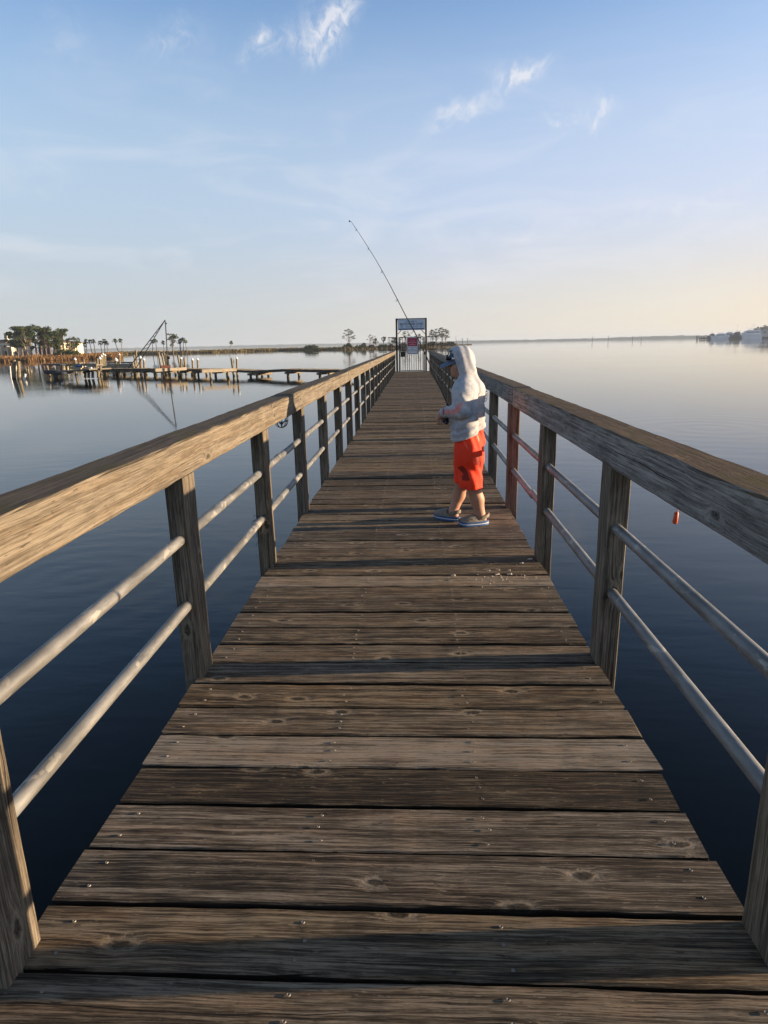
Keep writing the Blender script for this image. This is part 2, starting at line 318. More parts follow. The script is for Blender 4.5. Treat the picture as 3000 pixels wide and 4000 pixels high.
# ------------------------------------------------------------------ water
def water_mat():
    m, g, b = mat('calm_bay_water'); p = g.n('ShaderNodeNewGeometry').outputs['Position']; s = g.sep(p)
    d = g.vm('LENGTH', p, out=1)
    b.inputs['Roughness'].default_value = .03; b.inputs['IOR'].default_value = 1.335; b.inputs['Specular IOR Level'].default_value = .36
    g.set(b.inputs['Base Color'], g.mix(g.noise(p, .02, 3), (.0006,.0009,.0012,1), (.0012,.0016,.002,1)))
    rot = g.n('ShaderNodeMapping'); g.set(rot.inputs['Vector'], p); rot.inputs['Rotation'].default_value = (0, 0, R_(24)); rot.inputs['Scale'].default_value = (.75, 2.1, 1)
    n1 = g.noise(rot, 1.15, 3, .5, .3); n2 = g.noise(rot, 4.4, 3, .55, .4)
    big = g.noise(g.vm('MULTIPLY', p, (.35, .9, 1)), .32, 2, .5)
    pat = g.noise(g.vm('MULTIPLY', p, (.012, .05, 1)), 1, 3, .5)
    # rings spreading from something under the surface beyond the left railing
    def rings(cx, cy, k, fall, amp):
        q = g.vm('SUBTRACT', p, (cx, cy, WATER)); r = g.vm('LENGTH', q, out=1)
        return g.m('MULTIPLY', g.m('MULTIPLY', g.m('SINE', g.m('MULTIPLY', r, k)), g.m('EXPONENT', g.m('MULTIPLY', r, -fall))), amp)
    h = g.m('ADD', g.m('MULTIPLY', n1, .05), g.m('ADD', g.m('MULTIPLY', n2, .010), g.m('MULTIPLY', big, .09)))
    h = g.m('MULTIPLY', h, g.m('MULTIPLY_ADD', g.step(pat, .40, .62), .9, .25))
    h = g.m('ADD', h, g.m('ADD', rings(-4.3, 7.6, 15, .55, .010), rings(9.5, 21, 7, .16, .012)))
    bp = g.n('ShaderNodeBump'); bp.inputs['Strength'].default_value = .25; bp.inputs['Distance'].default_value = .35
    g.set(bp.inputs['Height'], h); g.set(b.inputs['Normal'], bp); return m
mb = MB(); S = 6500
mb.add([(-S,-S,WATER), (S,-S,WATER), (S,S,WATER), (-S,S,WATER)], [(0,1,2,3)]); wat = mb.build('water', water_mat()); tag(wat, kind='structure')

# ------------------------------------------------------------------ the pier
XL, XR = -1.017, .866; PL, PR = -.985, .848                 # deck edges, inner faces of the posts
RT, RB = 1.105, .950                                        # top and underside of the top rails
PITCH = 1.495; YL0, YR0 = 1.15, 1.255; YEND = 36.25
pier = thing('fishing_pier', (0, 18, 0), 'long weathered timber walkway with steel pipe railings running out over the water', 'pier')
deck = MB(); bp_ = .1985; edge0 = 1.205; k0 = -10; k1 = int((YEND - edge0) / bp_) + 1; boards = []
for k in range(k0, k1):
    ya = edge0 + k * bp_; y = ya + bp_ / 2; gap = random.uniform(.010, .017); wdt = bp_ - gap
    dark_ = random.random(); t0 = random.gauss(.5, .15)
    if k in (-2, -1): t0 = .62
    if k == 13: t0 = 1.0
    tint = (min(1, max(0, t0)), random.uniform(.3, .8), min(.9, max(.25, random.gauss(.5, .09) + (.22 if k == 13 else 0))))
    xa, xb = XL + random.uniform(-.006, .006), XR + random.uniform(-.006, .006)
    zz = random.gauss(0, .0022); seg = 26 if k < 30 else (12 if k < 80 else 6)
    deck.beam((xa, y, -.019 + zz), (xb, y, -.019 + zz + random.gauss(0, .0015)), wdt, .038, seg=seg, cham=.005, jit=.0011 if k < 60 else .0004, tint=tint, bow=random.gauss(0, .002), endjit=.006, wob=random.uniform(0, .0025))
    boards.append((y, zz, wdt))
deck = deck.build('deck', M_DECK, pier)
scr_me = None; nsc = 0; rest = MB()
def screw_mb(mb_, x, y, z):
    n = 8; r = .0050
    V = [(x + r*math.cos(2*math.pi*i/n), y + r*math.sin(2*math.pi*i/n), z) for i in range(n)] + [(x + r*.8*math.cos(2*math.pi*i/n), y + r*.8*math.sin(2*math.pi*i/n), z + .0022) for i in range(n)] + [(x + r*.4*math.cos(2*math.pi*i/n), y + r*.4*math.sin(2*math.pi*i/n), z + .0006) for i in range(n)]
    F = [(i, (i+1) % n, n+(i+1) % n, n+i) for i in range(n)] + [(n+i, n+(i+1) % n, 2*n+(i+1) % n, 2*n+i) for i in range(n)] + [tuple(range(2*n, 3*n))]
    mb_.add(V, F)
for bi, (y, zz, wdt) in enumerate(boards):
    if y < .95: continue
    for cx, cnt in ((-.31, 3), (.215, 3), (-.93, 2), (.78, 2)):
        if cnt == 2 and (y > 12): continue
        if cnt == 2 and random.random() < .25: continue
        for q in range(cnt):
            x = cx + random.gauss(0, .008); yy = y + (q - (cnt-1)/2) * (wdt * (.30 if cnt == 3 else .5)) + random.gauss(0, .004); z = zz + .0012
            if nsc < 100:
                if scr_me is None:
                    m1 = MB(); screw_mb(m1, 0, 18, 0); so = m1.build('screw', M_SCREW, pier); so.parent = deck; scr_me = so.data; so.location = (x, yy - 18, z)
                    m2 = scr_me
                    for vtx in m2.vertices: vtx.co.y += 0
                    base_so = so
                else:
                    so = base_so.copy(); COL.objects.link(so)
                so.location = (x, yy - 18, z); nsc += 1
            else: screw_mb(rest, x, yy, z)
ro = rest.build('screw', M_SCREW, pier); ro.parent = deck; tag(ro, kind='stuff')
def railing(side):
    xin = PL if side < 0 else PR; y0 = YL0 if side < 0 else YR0
    rl = bpy.data.objects.new('railing', None); COL.objects.link(rl); rl.parent = pier
    rl['label'] = 'sunlit railing on the left of the walkway' if side < 0 else 'shaded railing with a mossy top on the right of the walkway'
    rw = .158; cxr = xin + side * rw / 2; pw = .089; cxp = xin + side * (.002 + pw / 2)
    npost = 24
    cuts = [-3.2, 0.0, 5.25, 9.8, 14.2, 18.7, 23.2, 27.7, 32.2, YEND - .3] if side < 0 else [-3.0, .8, 5.62, 10.1, 14.6, 19.1, 23.6, 28.1, 32.6, YEND - .3]
    for a, b in zip(cuts[:-1], cuts[1:]):
        mb_ = MB(); L = b - a
        mb_.beam((cxr + random.gauss(0, .002), a + .004, (RT+RB)/2 + random.gauss(0, .003)), (cxr + random.gauss(0, .002), b - .004, (RT+RB)/2 + random.gauss(0, .003)), rw, RT - RB, seg=max(6, int(L * 9)), cham=.007, jit=.0016, tint=(random.uniform(.42, .6), random.uniform(.35, .7), random.uniform(.45, .6)), wob=.002)
        mb_.build('top_rail', M_RAIL if side < 0 else M_RAILR, rl)
    for k in range(-2, npost):
        y = y0 + k * PITCH + random.gauss(0, .008); mb_ = MB()
        if y > YEND - .5: break
        new = side > 0 and k == 3  # post beside the boy, same age as the rest, tinted for orange bounce
        mb_.beam((cxp, y + .07, -1.15), (cxp + random.gauss(0, .003), y + .07 + random.gauss(0, .004), RB - .001), pw, .14, up=(0, 1, 0), seg=10, cham=.004, jit=.0012, tint=(random.uniform(.35, .6), random.uniform(.3, .7), random.uniform(.4, .6)))
        mb_.build('rail_post', M_POSTBOUNCE if new else M_POST, rl)
    for z in (.672, .362):
        for a, b in ((-3, 4.75), (4.75, 10.2), (10.2, 15.8), (15.8, 22.1), (22.1, 28.4), (28.4, YEND - .35)):
            mb_ = MB(); zz = z + random.gauss(0, .004); n_ = 8
            mb_.tube([(cxp, a + (b-a) * i / n_ + (.0 if 0 < i < n_ else (.003 if i == 0 else -.003)), zz + random.gauss(0, .0006)) for i in range(n_ + 1)], .0242, 20)
            if b < 30: mb_.tube([(cxp, b - .05, zz), (cxp, b + .05, zz)], .0262, 20)
            mb_.build('rail_pipe', M_PIPE, rl)
railing(-1); railing(1)
for k in range(12):                                          # piles, caps and stringers that carry it
    y = -.9 + 2 * PITCH * k + .35
    for x in (-.72, .57):
        mb_ = MB(); mb_.tube([(x, y, -3.2), (x, y, -.43)], .13, 14); mb_.build('pile', M_PILE, pier)
    mb_ = MB(); mb_.beam((-.98, y, -.33), (.83, y, -.33), .09, .19, seg=4); mb_.build('pile_cap', M_POST, pier)
for x in (-.93, -.31, .215, .78):
    mb_ = MB(); mb_.beam((x, -2.5, -.137), (x, YEND, -.137), .045, .19, seg=10); mb_.build('stringer', M_POST, pier)

# ------------------------------------------------------------------ lettering
def letters(txt, size, bold=0.0, ext=.001):
    c = bpy.data.curves.new('lettering', 'FONT'); c.body = txt; c.size = size; c.align_x = 'CENTER'; c.align_y = 'CENTER'; c.offset = bold; c.extrude = ext; c.resolution_u = 3
    o = bpy.data.objects.new('lettering', c); COL.objects.link(o); dg = bpy.context.evaluated_depsgraph_get()
    me = bpy.data.meshes.new_from_object(o.evaluated_get(dg)); bpy.data.objects.remove(o); bpy.data.curves.remove(c); return me
def lettering(txt, size, loc, m, parent, width=None, bold=0.0, name='lettering'):
    me = letters(txt, size, bold); me.materials.clear(); me.materials.append(m)
    xs = [v.co.x for v in me.vertices]; k = (width / (max(xs) - min(xs))) if width else 1.0
    for v in me.vertices: v.co = Vector((v.co.x * k, -v.co.z, v.co.y))
    o = bpy.data.objects.new(name, me); COL.objects.link(o); o.parent = parent; o.location = Vector(loc) - parent.location; return o

# ------------------------------------------------------------------ gate across the pier
GY = 36.0
gate = thing('pier_gate', (-.1, GY, 0), 'black iron bar gate under a tall frame at the far end of the walkway', 'gate')
for x in (-.905, .685):
    mb = MB(); mb.beam((x, GY, -1.0), (x, GY, 2.81), .10, .10, up=(0,1,0), cham=.006); mb.build('gate_post', M_BLACK, gate)
for x in (-.775, .575):
    mb = MB(); mb.beam((x, GY+.01, .0), (x, GY+.01, 1.84), .07, .07, up=(0,1,0)); mb.build('hinge_post', M_BLACK, gate)
mb = MB(); mb.beam((-.855, GY, 2.76), (.635, GY, 2.76), .09, .09); mb.build('crossbar', M_BLACK, gate)
for s, x in ((1, -.85), (-1, .63)):
    mb = MB(); mb.beam((x, GY, 1.99), (x + s*.19, GY, 2.19), .035, .05, up=(0,1,0)); mb.build('corner_brace', M_BLACK, gate)
mb = MB(); x0, x1 = -.725, .525
for z in (.045, 1.12, 1.825): mb.beam((x0, GY, z), (x1, GY, z), .04, .04)
for i in range(11):
    x = x0 + .02 + (x1 - x0 - .04) * i / 10; mb.beam((x, GY, .066), (x, GY, 1.804), .026, .026, up=(0,1,0))
leaf = mb.build('gate_leaf', M_BLACK, gate)
mb = MB(); mb.box((-.58, GY - .03, .93), (.27, .08, .27)); mb.ball((-.50, GY - .08, .93), .03); lb = mb.build('lock_box', M_BLACK, gate)
mb = MB(); mb.tube([(-.77, GY-.05, 1.2), (-.76, GY-.07, 1.05), (-.79, GY-.06, .98), (-.74, GY-.06, .92), (-.77, GY-.05, .0)], .012, 6); mb.build('chain', plain('yellowed_hose', (.35,.30,.16), .5), gate)
for a, b in ((-1.39, -.955), (.735, 1.215)):
    mb = MB()
    for z in (1.16, 1.825): mb.beam((a, GY, z), (b, GY, z), .035, .035)
    for i in range(6):
        x = a + .0175 + (b - a - .035) * i / 5; mb.beam((x, GY, 1.178), (x, GY, 1.807), .022, .022, up=(0,1,0))
    mb.build('side_panel', M_BLACK, gate)
M_SIGNB = plain('sign_face_pale_blue', (.60,.67,.76), .4, 0, .05); M_NAVY = plain('navy_ink', (.035,.06,.12), .5, 0, .02); M_SLATE = plain('slate_ink', (.14,.19,.26), .5, 0, .02)
M_SIGNW = plain('sign_white', (.70,.71,.73), .4, 0, .04); M_RED = plain('sign_crimson', (.40,.028,.07), .4, 0, .06); M_BAND = plain('sign_blue_band', (.12,.17,.30), .45, 0, .03); M_PINK = plain('sign_pale_ink', (.75,.48,.52), .5, 0, .02)
ws = thing('welcome_sign', (-.105, GY - .07, 2.2), 'pale blue board reading WELCOME TO BAYTOWNE COVE, high on the black gate frame', 'sign')
yS = GY - .075
mb = MB(); mb.box((-.105, yS, 2.475), (1.47, .02, .57)); mb.build('board', M_SIGNW, ws)
mb = MB(); mb.box((-.105, yS - .012, 2.490), (1.36, .006, .475)); mb.build('face', M_SIGNB, ws)
mb = MB(); mb.box((-.105, yS - .013, 2.247), (1.36, .008, .075)); mb.build('blue_band', M_BAND, ws)
mb = MB(); mb.box((-.105, yS - .0165, 2.712), (1.30, .003, .008)); mb.build('border', M_NAVY, ws)
lettering('WELCOME TO', .10, (-.105, yS - .017, 2.625), M_SLATE, ws, .60, .0015)
lettering('BAYTOWNE COVE', .16, (-.105, yS - .017, 2.50), M_NAVY, ws, 1.24, .0035)
for z, wd in ((2.388, .66), (2.342, .58)):                    # two lines too small to read
    mb = MB(); x = -.105 - wd / 2
    while x < -.105 + wd / 2:
        l = random.uniform(.03, .10); mb.box((x + l/2, yS - .0165, z), (l, .003, .018)); x += l + .018
    mb.build('small_print', M_SLATE, ws)
for x in (-.62, .41):                                        # little sail emblem either side
    mb = MB(); mb.add([(x-.012, yS-.018, 2.36), (x+.035, yS-.018, 2.36), (x+.002, yS-.018, 2.45)], [(0,1,2)]); mb.add([(x-.016, yS-.018, 2.36), (x-.05, yS-.018, 2.36), (x-.008, yS-.018, 2.43)], [(0,2,1)])
    mb.box((x - .005, yS - .0165, 2.343), (.15, .003, .012)); mb.build('emblem', M_SLATE, ws)
mb = MB()
for i in range(5): mb.box((-.27 + i*.085, yS - .0185, 2.247), (.05, .003, .014))
mb.build('small_print', M_SIGNW, ws)
ns = thing('warning_sign', (-.05, GY - .06, .93), 'crimson and white notice in a white frame hung on the gate bars', 'sign')
yN = GY - .045; cx = -.055
mb = MB(); mb.box((cx, yN, 1.375), (.60, .02, .90)); mb.build('frame', M_SIGNW, ns)
mb = MB(); mb.box((cx, yN - .011, 1.37), (.54, .006, .84)); mb.build('backing', M_NAVY, ns)
mb = MB(); mb.box((cx, yN - .015, 1.565), (.49, .006, .42)); mb.build('crimson_panel', M_RED, ns)
mb = MB(); mb.box((cx, yN - .015, 1.158), (.49, .006, .375)); mb.build('white_panel', M_SIGNW, ns)
lettering('PRIVATE PROPERTY', .05, (cx, yN - .0195, 1.545), M_PINK, ns, .45, .001)
lettering('NO', .05, (cx, yN - .0195, 1.485), M_PINK, ns, .07, .001)
lettering('TRESPASSING', .05, (cx, yN - .0195, 1.43), M_PINK, ns, .36, .001)
for z, t, wd in ((1.29, 'BOAT OWNERS', .42), (1.23, 'ONLY', .14), (1.165, 'VIOLATORS WILL', .43), (1.10, 'BE PROSECUTED', .45)): lettering(t, .052, (cx, yN - .0195, z), M_NAVY, ns, wd, .0014)
mb = MB(); mb.tube([(cx-.12, yN-.019, 1.60), (cx-.07, yN-.019, 1.645), (cx-.02, yN-.019, 1.61), (cx+.02, yN-.019, 1.66), (cx+.05, yN-.019, 1.62), (cx+.12, yN-.019, 1.64)], .006, 5); mb.build('emblem', M_PINK, ns)
rib = MB(); rib.tube([(.25, yN, 1.09), (.30, yN, 1.105), (.36, yN-.01, 1.12), (.42, yN, 1.135), (.48, yN, 1.13)], [.012,.03,.022,.03,.02], 8); rib = rib.build('tied_ribbon', plain('pale_pink_cloth', (.72,.55,.50), .8)); tag(rib, 'scrap of pale pink ribbon tied to the gate bars right of the crimson notice', 'ribbon')

# ------------------------------------------------------------------ lanterns, float, weed and bait scraps
def glass_mat():
    m, g, b = mat('lantern_glass'); b.inputs['Base Color'].default_value = (.85,.9,.9,1); b.inputs['Roughness'].default_value = .12; b.inputs['Transmission Weight'].default_value = .85; b.inputs['IOR'].default_value = 1.3; return m
M_GLASS = glass_mat(); M_CAGE = plain('lantern_cage', (.05,.055,.065), .45, .5)
def lantern(c, r, label):
    c = Vector(c); t = thing('caged_lantern', c + Vector((0, 0, .11)), label, 'lantern', 'caged lanterns fixed outside the railings')
    mb = MB(); mb.tube([c + Vector((0,0,.085)), c + Vector((0,0,.105)), c + Vector((0,0,.115))], [r*1.05, r*1.05, r*.7], 16); mb.build('cap', M_CAGE, t)
    mb = MB(); mb.tube([c + Vector((0,0,z)) for z in (.085, .05, .02, -.015, -.035)], [r*.72, r*.72, r*.66, r*.42, .004], 16); mb.build('globe', M_GLASS, t)
    mb = MB()
    for k in range(4):
        a = k * math.pi / 4 + .3; dx, dy = math.cos(a) * r, math.sin(a) * r
        pts = [c + Vector((dx, dy, .085)), c + Vector((dx, dy, 0))] + [c + Vector((dx*math.cos(q), dy*math.cos(q), -r*math.sin(q))) for q in (.4, .8, 1.2, 1.57, 1.94, 2.34, 2.74)] + [c + Vector((-dx, -dy, 0)), c + Vector((-dx, -dy, .085))]
        mb.tube(pts, .0035, 6)
    for z in (0, .05): mb.tube([c + Vector((r*math.cos(q), r*math.sin(q), z)) for q in [i * math.pi / 10 for i in range(21)]], .0035, 6, caps=False)
    mb.build('cage', M_CAGE, t)
lc = atx(1099, 1645, -1.215); lantern(lc, .060, 'small caged lantern hanging outside the left railing below the sunlit top rail')
lantern(atx(1889, 1556, 1.06), .055, 'small caged lantern outside the right railing, half hidden behind the child')
mb = MB(); fc = at(2640, 2030, 2.12); mb.tube([fc + Vector((.004,0,.05)), fc + Vector((.003,0,.028)), fc + Vector((0,0,.024)), fc + Vector((-.002,0,-.010)), fc + Vector((-.002,0,-.014))], [.0015, .0015, .0075, .0085, .006], 12)
fl = mb.build('orange_float', plain('orange_foam', (.62,.10,.03), .5, 0, .1)); tag(fl, 'tiny orange fishing float hanging under the right top rail', 'float')
wd = MB(); wp = at(1163, 1880, 4.15); wp = Vector((PL - .045, YL0 + 2*PITCH - .02, .355))
for k in range(26):
    a = [wp + Vector((random.gauss(0,.018), -.03 + random.gauss(0,.02), random.gauss(.0,.02)))]
    for j in range(4): a.append(a[-1] + Vector((random.gauss(-.004,.014), random.gauss(0,.012), random.gauss(-.018 if k > 8 else 0,.012))))
    wd.tube(a, .0016, 4)
wd.tube([wp + Vector((0,0,-.02)), wp + Vector((-.01,-.01,-.09)), wp + Vector((-.035,-.02,-.15)), wp + Vector((-.05,-.02,-.18))], [.003,.002,.0015,.001], 5)
tag(wd.build('weed_tangle', plain('dried_weed', (.045,.038,.03), .8)), 'tangle of dried weed and line snagged on the lower pipe of the left railing', 'weed')
M_BAIT = plain('bait_scrap', (.62,.50,.40), .5, 0, .15, 200)
baits = [(1908,2230,.020,'round pinkish bait scrap left of the other scraps on the walkway'), (1948,2229,.013,'small pale bait crumb beside the round pinkish scrap'), (1988,2229,.017,'oval pale bait scrap on the plank nearest the boy'), (1942,2244,.028,'long pale bait strip lying in a plank gap'), (1990,2243,.030,'two-tone pale bait strip right of the long one'), (2037,2200,.022,'pinkish bait scrap near the right railing post'), (2070,2184,.030,'white bait shred by the foot of the right railing post'), (1770,2248,.028,'curved whitish bait scrap farthest from the right railing')]
for x, y, s, lab in baits:
    p = atz(x, y, .005); mb = MB(); a = random.uniform(-.5, .5)
    for q in range(3): mb.ball(p + Vector(((q-1)*s*.30*math.cos(a), (q-1)*s*.2*math.sin(a), .001*q)), (s*.30, s*.22, .005+.001*q), 8, 5)
    tag(mb.build('bait_scrap', M_BAIT), lab, 'bait scrap', 'bait scraps on the planks')
crm = MB()
for k in range(60):
    p = atz(random.gauss(1960, 95), random.gauss(2240, 28), .003)
    if XL < p.x < XR: crm.ball(p, random.uniform(.002, .0045), 5, 3)
tag(crm.build('bait_crumbs', M_BAIT), 'fine pale bait crumbs strewn on the planks behind the boy', 'crumbs', kind='stuff')

# ------------------------------------------------------------------ the boy (signed-distance solids turned into one skin each)
CY = 5.25
def P(x, y, dy=0.0): return np.array(at(x, y, CY + dy))
def rcone(p, a, b, ra, rb):
    a = np.asarray(a); b = np.asarray(b); ab = b - a; h = np.clip(((p - a) @ ab) / (ab @ ab), 0, 1)
    return np.linalg.norm(p - a - h[..., None] * ab, axis=-1) - (ra + (rb - ra) * h)
def ell(p, c, r, yaw=0.0, pitch=0.0):
    q = p - np.asarray(c)
    if pitch:
        c_, s_ = math.cos(pitch), math.sin(pitch); q = np.stack([q[...,0]*c_ + q[...,2]*s_, q[...,1], -q[...,0]*s_ + q[...,2]*c_], -1)
    r = np.asarray(r); k0 = np.linalg.norm(q / r, axis=-1); k1 = np.linalg.norm(q / (r*r), axis=-1); return k0 * (k0 - 1) / np.maximum(k1, 1e-6)
def smin(a, b, k): h = np.clip(.5 + .5*(b - a)/k, 0, 1); return b*(1-h) + a*h - k*h*(1-h)
def smax(a, b, k): return -smin(-a, -b, k)
lat = np.random.default_rng(3).random((32, 32, 32))
def vnoise(p, f):
    q = p * f; i = np.floor(q).astype(int); t = q - i; t = t*t*(3-2*t); i %= 32; j = (i + 1) % 32; o = 0
    for a in (0, 1):
        for b in (0, 1):
            for c in (0, 1):
                o = o + lat[(j if a else i)[...,0], (j if b else i)[...,1], (j if c else i)[...,2]] * (t[...,0] if a else 1-t[...,0]) * (t[...,1] if b else 1-t[...,1]) * (t[...,2] if c else 1-t[...,2])
    return o - .5
def nets(fn, lo, hi, h):                                     # naive surface nets
    lo = np.asarray(lo, float); n = [int(math.ceil((b - a) / h)) + 1 for a, b in zip(lo, hi)]
    gx = np.stack(np.meshgrid(*[lo[i] + h*np.arange(n[i]) for i in range(3)], indexing='ij'), -1)
    D = np.concatenate([fn(gx[i:i+12]) for i in range(0, n[0], 12)], 0); ins = D < 0
    c = np.zeros([k-1 for k in n], int)
    offs = [(a,b,d) for a in (0,1) for b in (0,1) for d in (0,1)]
    sl = lambda A, o: A[o[0]:n[0]-1+o[0], o[1]:n[1]-1+o[1], o[2]:n[2]-1+o[2]]
    for o in offs: c += sl(ins, o)
    act = (c > 0) & (c < 8); idx = -np.ones(act.shape, int); idx[act] = np.arange(act.sum())
    acc = np.zeros((act.sum(), 3)); cnt = np.zeros(act.sum())
    for a in offs:
        for ax_ in range(3):
            if a[ax_]: continue
            b = list(a); b[ax_] = 1; da = sl(D, a)[act]; db = sl(D, tuple(b))[act]; cr = (da < 0) != (db < 0)
            t = np.where(cr, da / np.where(cr, da - db, 1), 0); pt = np.array(a, float) + np.zeros((len(t), 3)); pt[:, ax_] += t
            acc[cr] += pt[cr]; cnt[cr] += 1
    V = lo + h * (np.argwhere(act) + acc / cnt[:, None]); F = []
    for ax_ in range(3):
        u, v = [(1,2), (2,0), (0,1)][ax_]; a = ins[tuple(slice(0,-1) if i == ax_ else slice(None) for i in range(3))]; b = ins[tuple(slice(1,None) if i == ax_ else slice(None) for i in range(3))]
        for q in np.argwhere(a != b):
            if q[u] < 1 or q[v] < 1 or q[u] >= n[u]-1 or q[v] >= n[v]-1 or q[ax_] >= n[ax_]-1: continue
            ids = []
            for du, dv in ((0,0), (-1,0), (-1,-1), (0,-1)):
                w_ = q.copy(); w_[u] += du; w_[v] += dv; ids.append(int(idx[tuple(w_)]))
            F.append(ids if a[tuple(q)] else ids[::-1])
    return V, F
def sdf_obj(name, fn, lo, hi, h, m, parent, attr=None, smooth=2):
    V, F = nets(fn, lo, hi, h)
    me = bpy.data.meshes.new(name); me.from_pydata([tuple(v) for v in V], [], F); me.materials.append(m)
    if attr is not None:
        for nm, f in attr.items():
            a = me.attributes.new(nm, 'FLOAT', 'POINT'); a.data.foreach_set('value', f(V).astype(np.float32))
    me.polygons.foreach_set('use_smooth', [True]*len(F)); me.update()
    o = bpy.data.objects.new(name, me); COL.objects.link(o); o.parent = parent
    o.location = -parent.location; return o
def skin_mat():
    m, g, b = mat('skin'); p = g.n('ShaderNodeTexCoord').outputs['Object']; n1 = g.noise(p, 26, 4)
    g.set(b.inputs['Base Color'], g.mix(n1, (.40,.205,.135,1), (.54,.30,.205,1))); b.inputs['Roughness'].default_value = .55
    b.inputs['Subsurface Weight'].default_value = .12; b.inputs['Subsurface Radius'].default_value = (.012,.005,.003); b.inputs['Subsurface Scale'].default_value = .6; return m
def hoodie_mat():
    m, g, b = mat('pale_camouflage_cloth'); p = g.n('ShaderNodeTexCoord').outputs['Object']
    n1 = g.noise(p, 15, 5, .68, .8); n2 = g.noise(g.vm('ADD', p, (9,2,4)), 30, 4, .65, .6)
    c = g.ramp(n1, [(.36, (.34,.355,.39)), (.47, (.43,.44,.465)), (.56, (.50,.495,.50)), (.7, (.55,.535,.525))])
    c = g.mix(g.m('MULTIPLY', g.step(n2, .53, .62), .55), c, (.34,.355,.40,1))
    pr = g.n('ShaderNodeAttribute', attribute_name='print').outputs['Fac']
    txt = g.noise(g.vm('MULTIPLY', p, (105, 105, 70)), 1, 2, .5)
    c = g.mix(g.m('MULTIPLY', pr, g.m('MULTIPLY_ADD', g.step(txt, .42, .54), .7, .22)), c, (.80,.17,.11,1))
    cu = g.n('ShaderNodeAttribute', attribute_name='cuff').outputs['Fac']; c = g.mix(cu, c, (.30,.05,.06,1))
    g.set(b.inputs['Base Color'], c); b.inputs['Roughness'].default_value = .85; b.inputs['Specular IOR Level'].default_value = .2; b.inputs['Sheen Weight'].default_value = .15
    bp = g.n('ShaderNodeBump'); bp.inputs['Strength'].default_value = .32; bp.inputs['Distance'].default_value = .012
    g.set(bp.inputs['Height'], g.m('ADD', g.noise(g.vm('MULTIPLY', p, (11, 11, 20)), 1, 3, .5, .8), g.m('MULTIPLY', g.noise(p, 420, 2), .03))); g.set(b.inputs['Normal'], bp); return m
def shorts_mat():
    m, g, b = mat('orange_swim_cloth'); p = g.n('ShaderNodeTexCoord').outputs['Object']; s = g.sep(p)
    n1 = g.noise(p, 12, 3); c = g.mix(n1, (1.0,.050,.018,1), (1.0,.070,.024,1))
    d = g.n('ShaderNodeAttribute', attribute_name='hatch').outputs['Fac']; seam = g.n('ShaderNodeAttribute', attribute_name='seam').outputs['Fac']
    st = g.m('SINE', g.m('MULTIPLY', g.m('SUBTRACT', g.m('MULTIPLY', s[2], .82), g.m('MULTIPLY', s[0], .57)), 520))
    c = g.mix(g.m('MULTIPLY', g.step(d, .35, .55), g.m('MULTIPLY_ADD', g.step(st, -.45, .05), .6, .38)), c, (.018,.016,.016,1))
    c = g.mix(g.m('MULTIPLY', seam, .6), c, (.95,.25,.16,1))
    g.set(b.inputs['Base Color'], c); b.inputs['Roughness'].default_value = .7; b.inputs['Specular IOR Level'].default_value = .25
    b.inputs['Subsurface Weight'].default_value = .0
    bp = g.n('ShaderNodeBump'); bp.inputs['Strength'].default_value = .45; bp.inputs['Distance'].default_value = .012
    g.set(bp.inputs['Height'], g.noise(g.vm('MULTIPLY', p, (15, 15, 6)), 1, 3, .5, .8)); g.set(b.inputs['Normal'], bp); return m
boy = thing('person', atz(1805, 2050, 0), 'child in pale hooded shirt, dark cap and orange shorts, looking down at a fishing reel', 'person')
M_SKIN = skin_mat()
LO = P(1690, 1330)*0 + np.array([-.0, CY-.36, 0]); lo3 = (P(1690, 2000)[0]-.05, CY-.34, -.01); hi3 = (P(1915, 1600)[0]+.08, CY+.34, 1.56)
lsh, lel, lwr = P(1806,1540,-.15), P(1802,1606,-.19), P(1730,1612,-.10)
rsh, rel, rwr = P(1852,1525,.15), P(1832,1610,.17), P(1752,1634,.06)
shoeL = (np.array(atz(1908, 2038, .02)), np.array(atz(1793, 2047, .02))); shoeR = (np.array(atz(1796, 2028, .02)), np.array(atz(1700, 2013, .02)))
def sole_pt(s, t, z): q = s[0] + (s[1] - s[0]) * t; return np.array([q[0], q[1], z])
dyL = sole_pt(shoeL, .24, 0)[1] - CY; dyR = sole_pt(shoeR, .24, 0)[1] - CY
def f_hand(p, wr, kn, side):
    wr, kn = np.asarray(wr), np.asarray(kn); d = smin(rcone(p, wr, wr*.5+kn*.5, .020, .026), rcone(p, wr*.5+kn*.5, kn, .026, .022), .012); return d
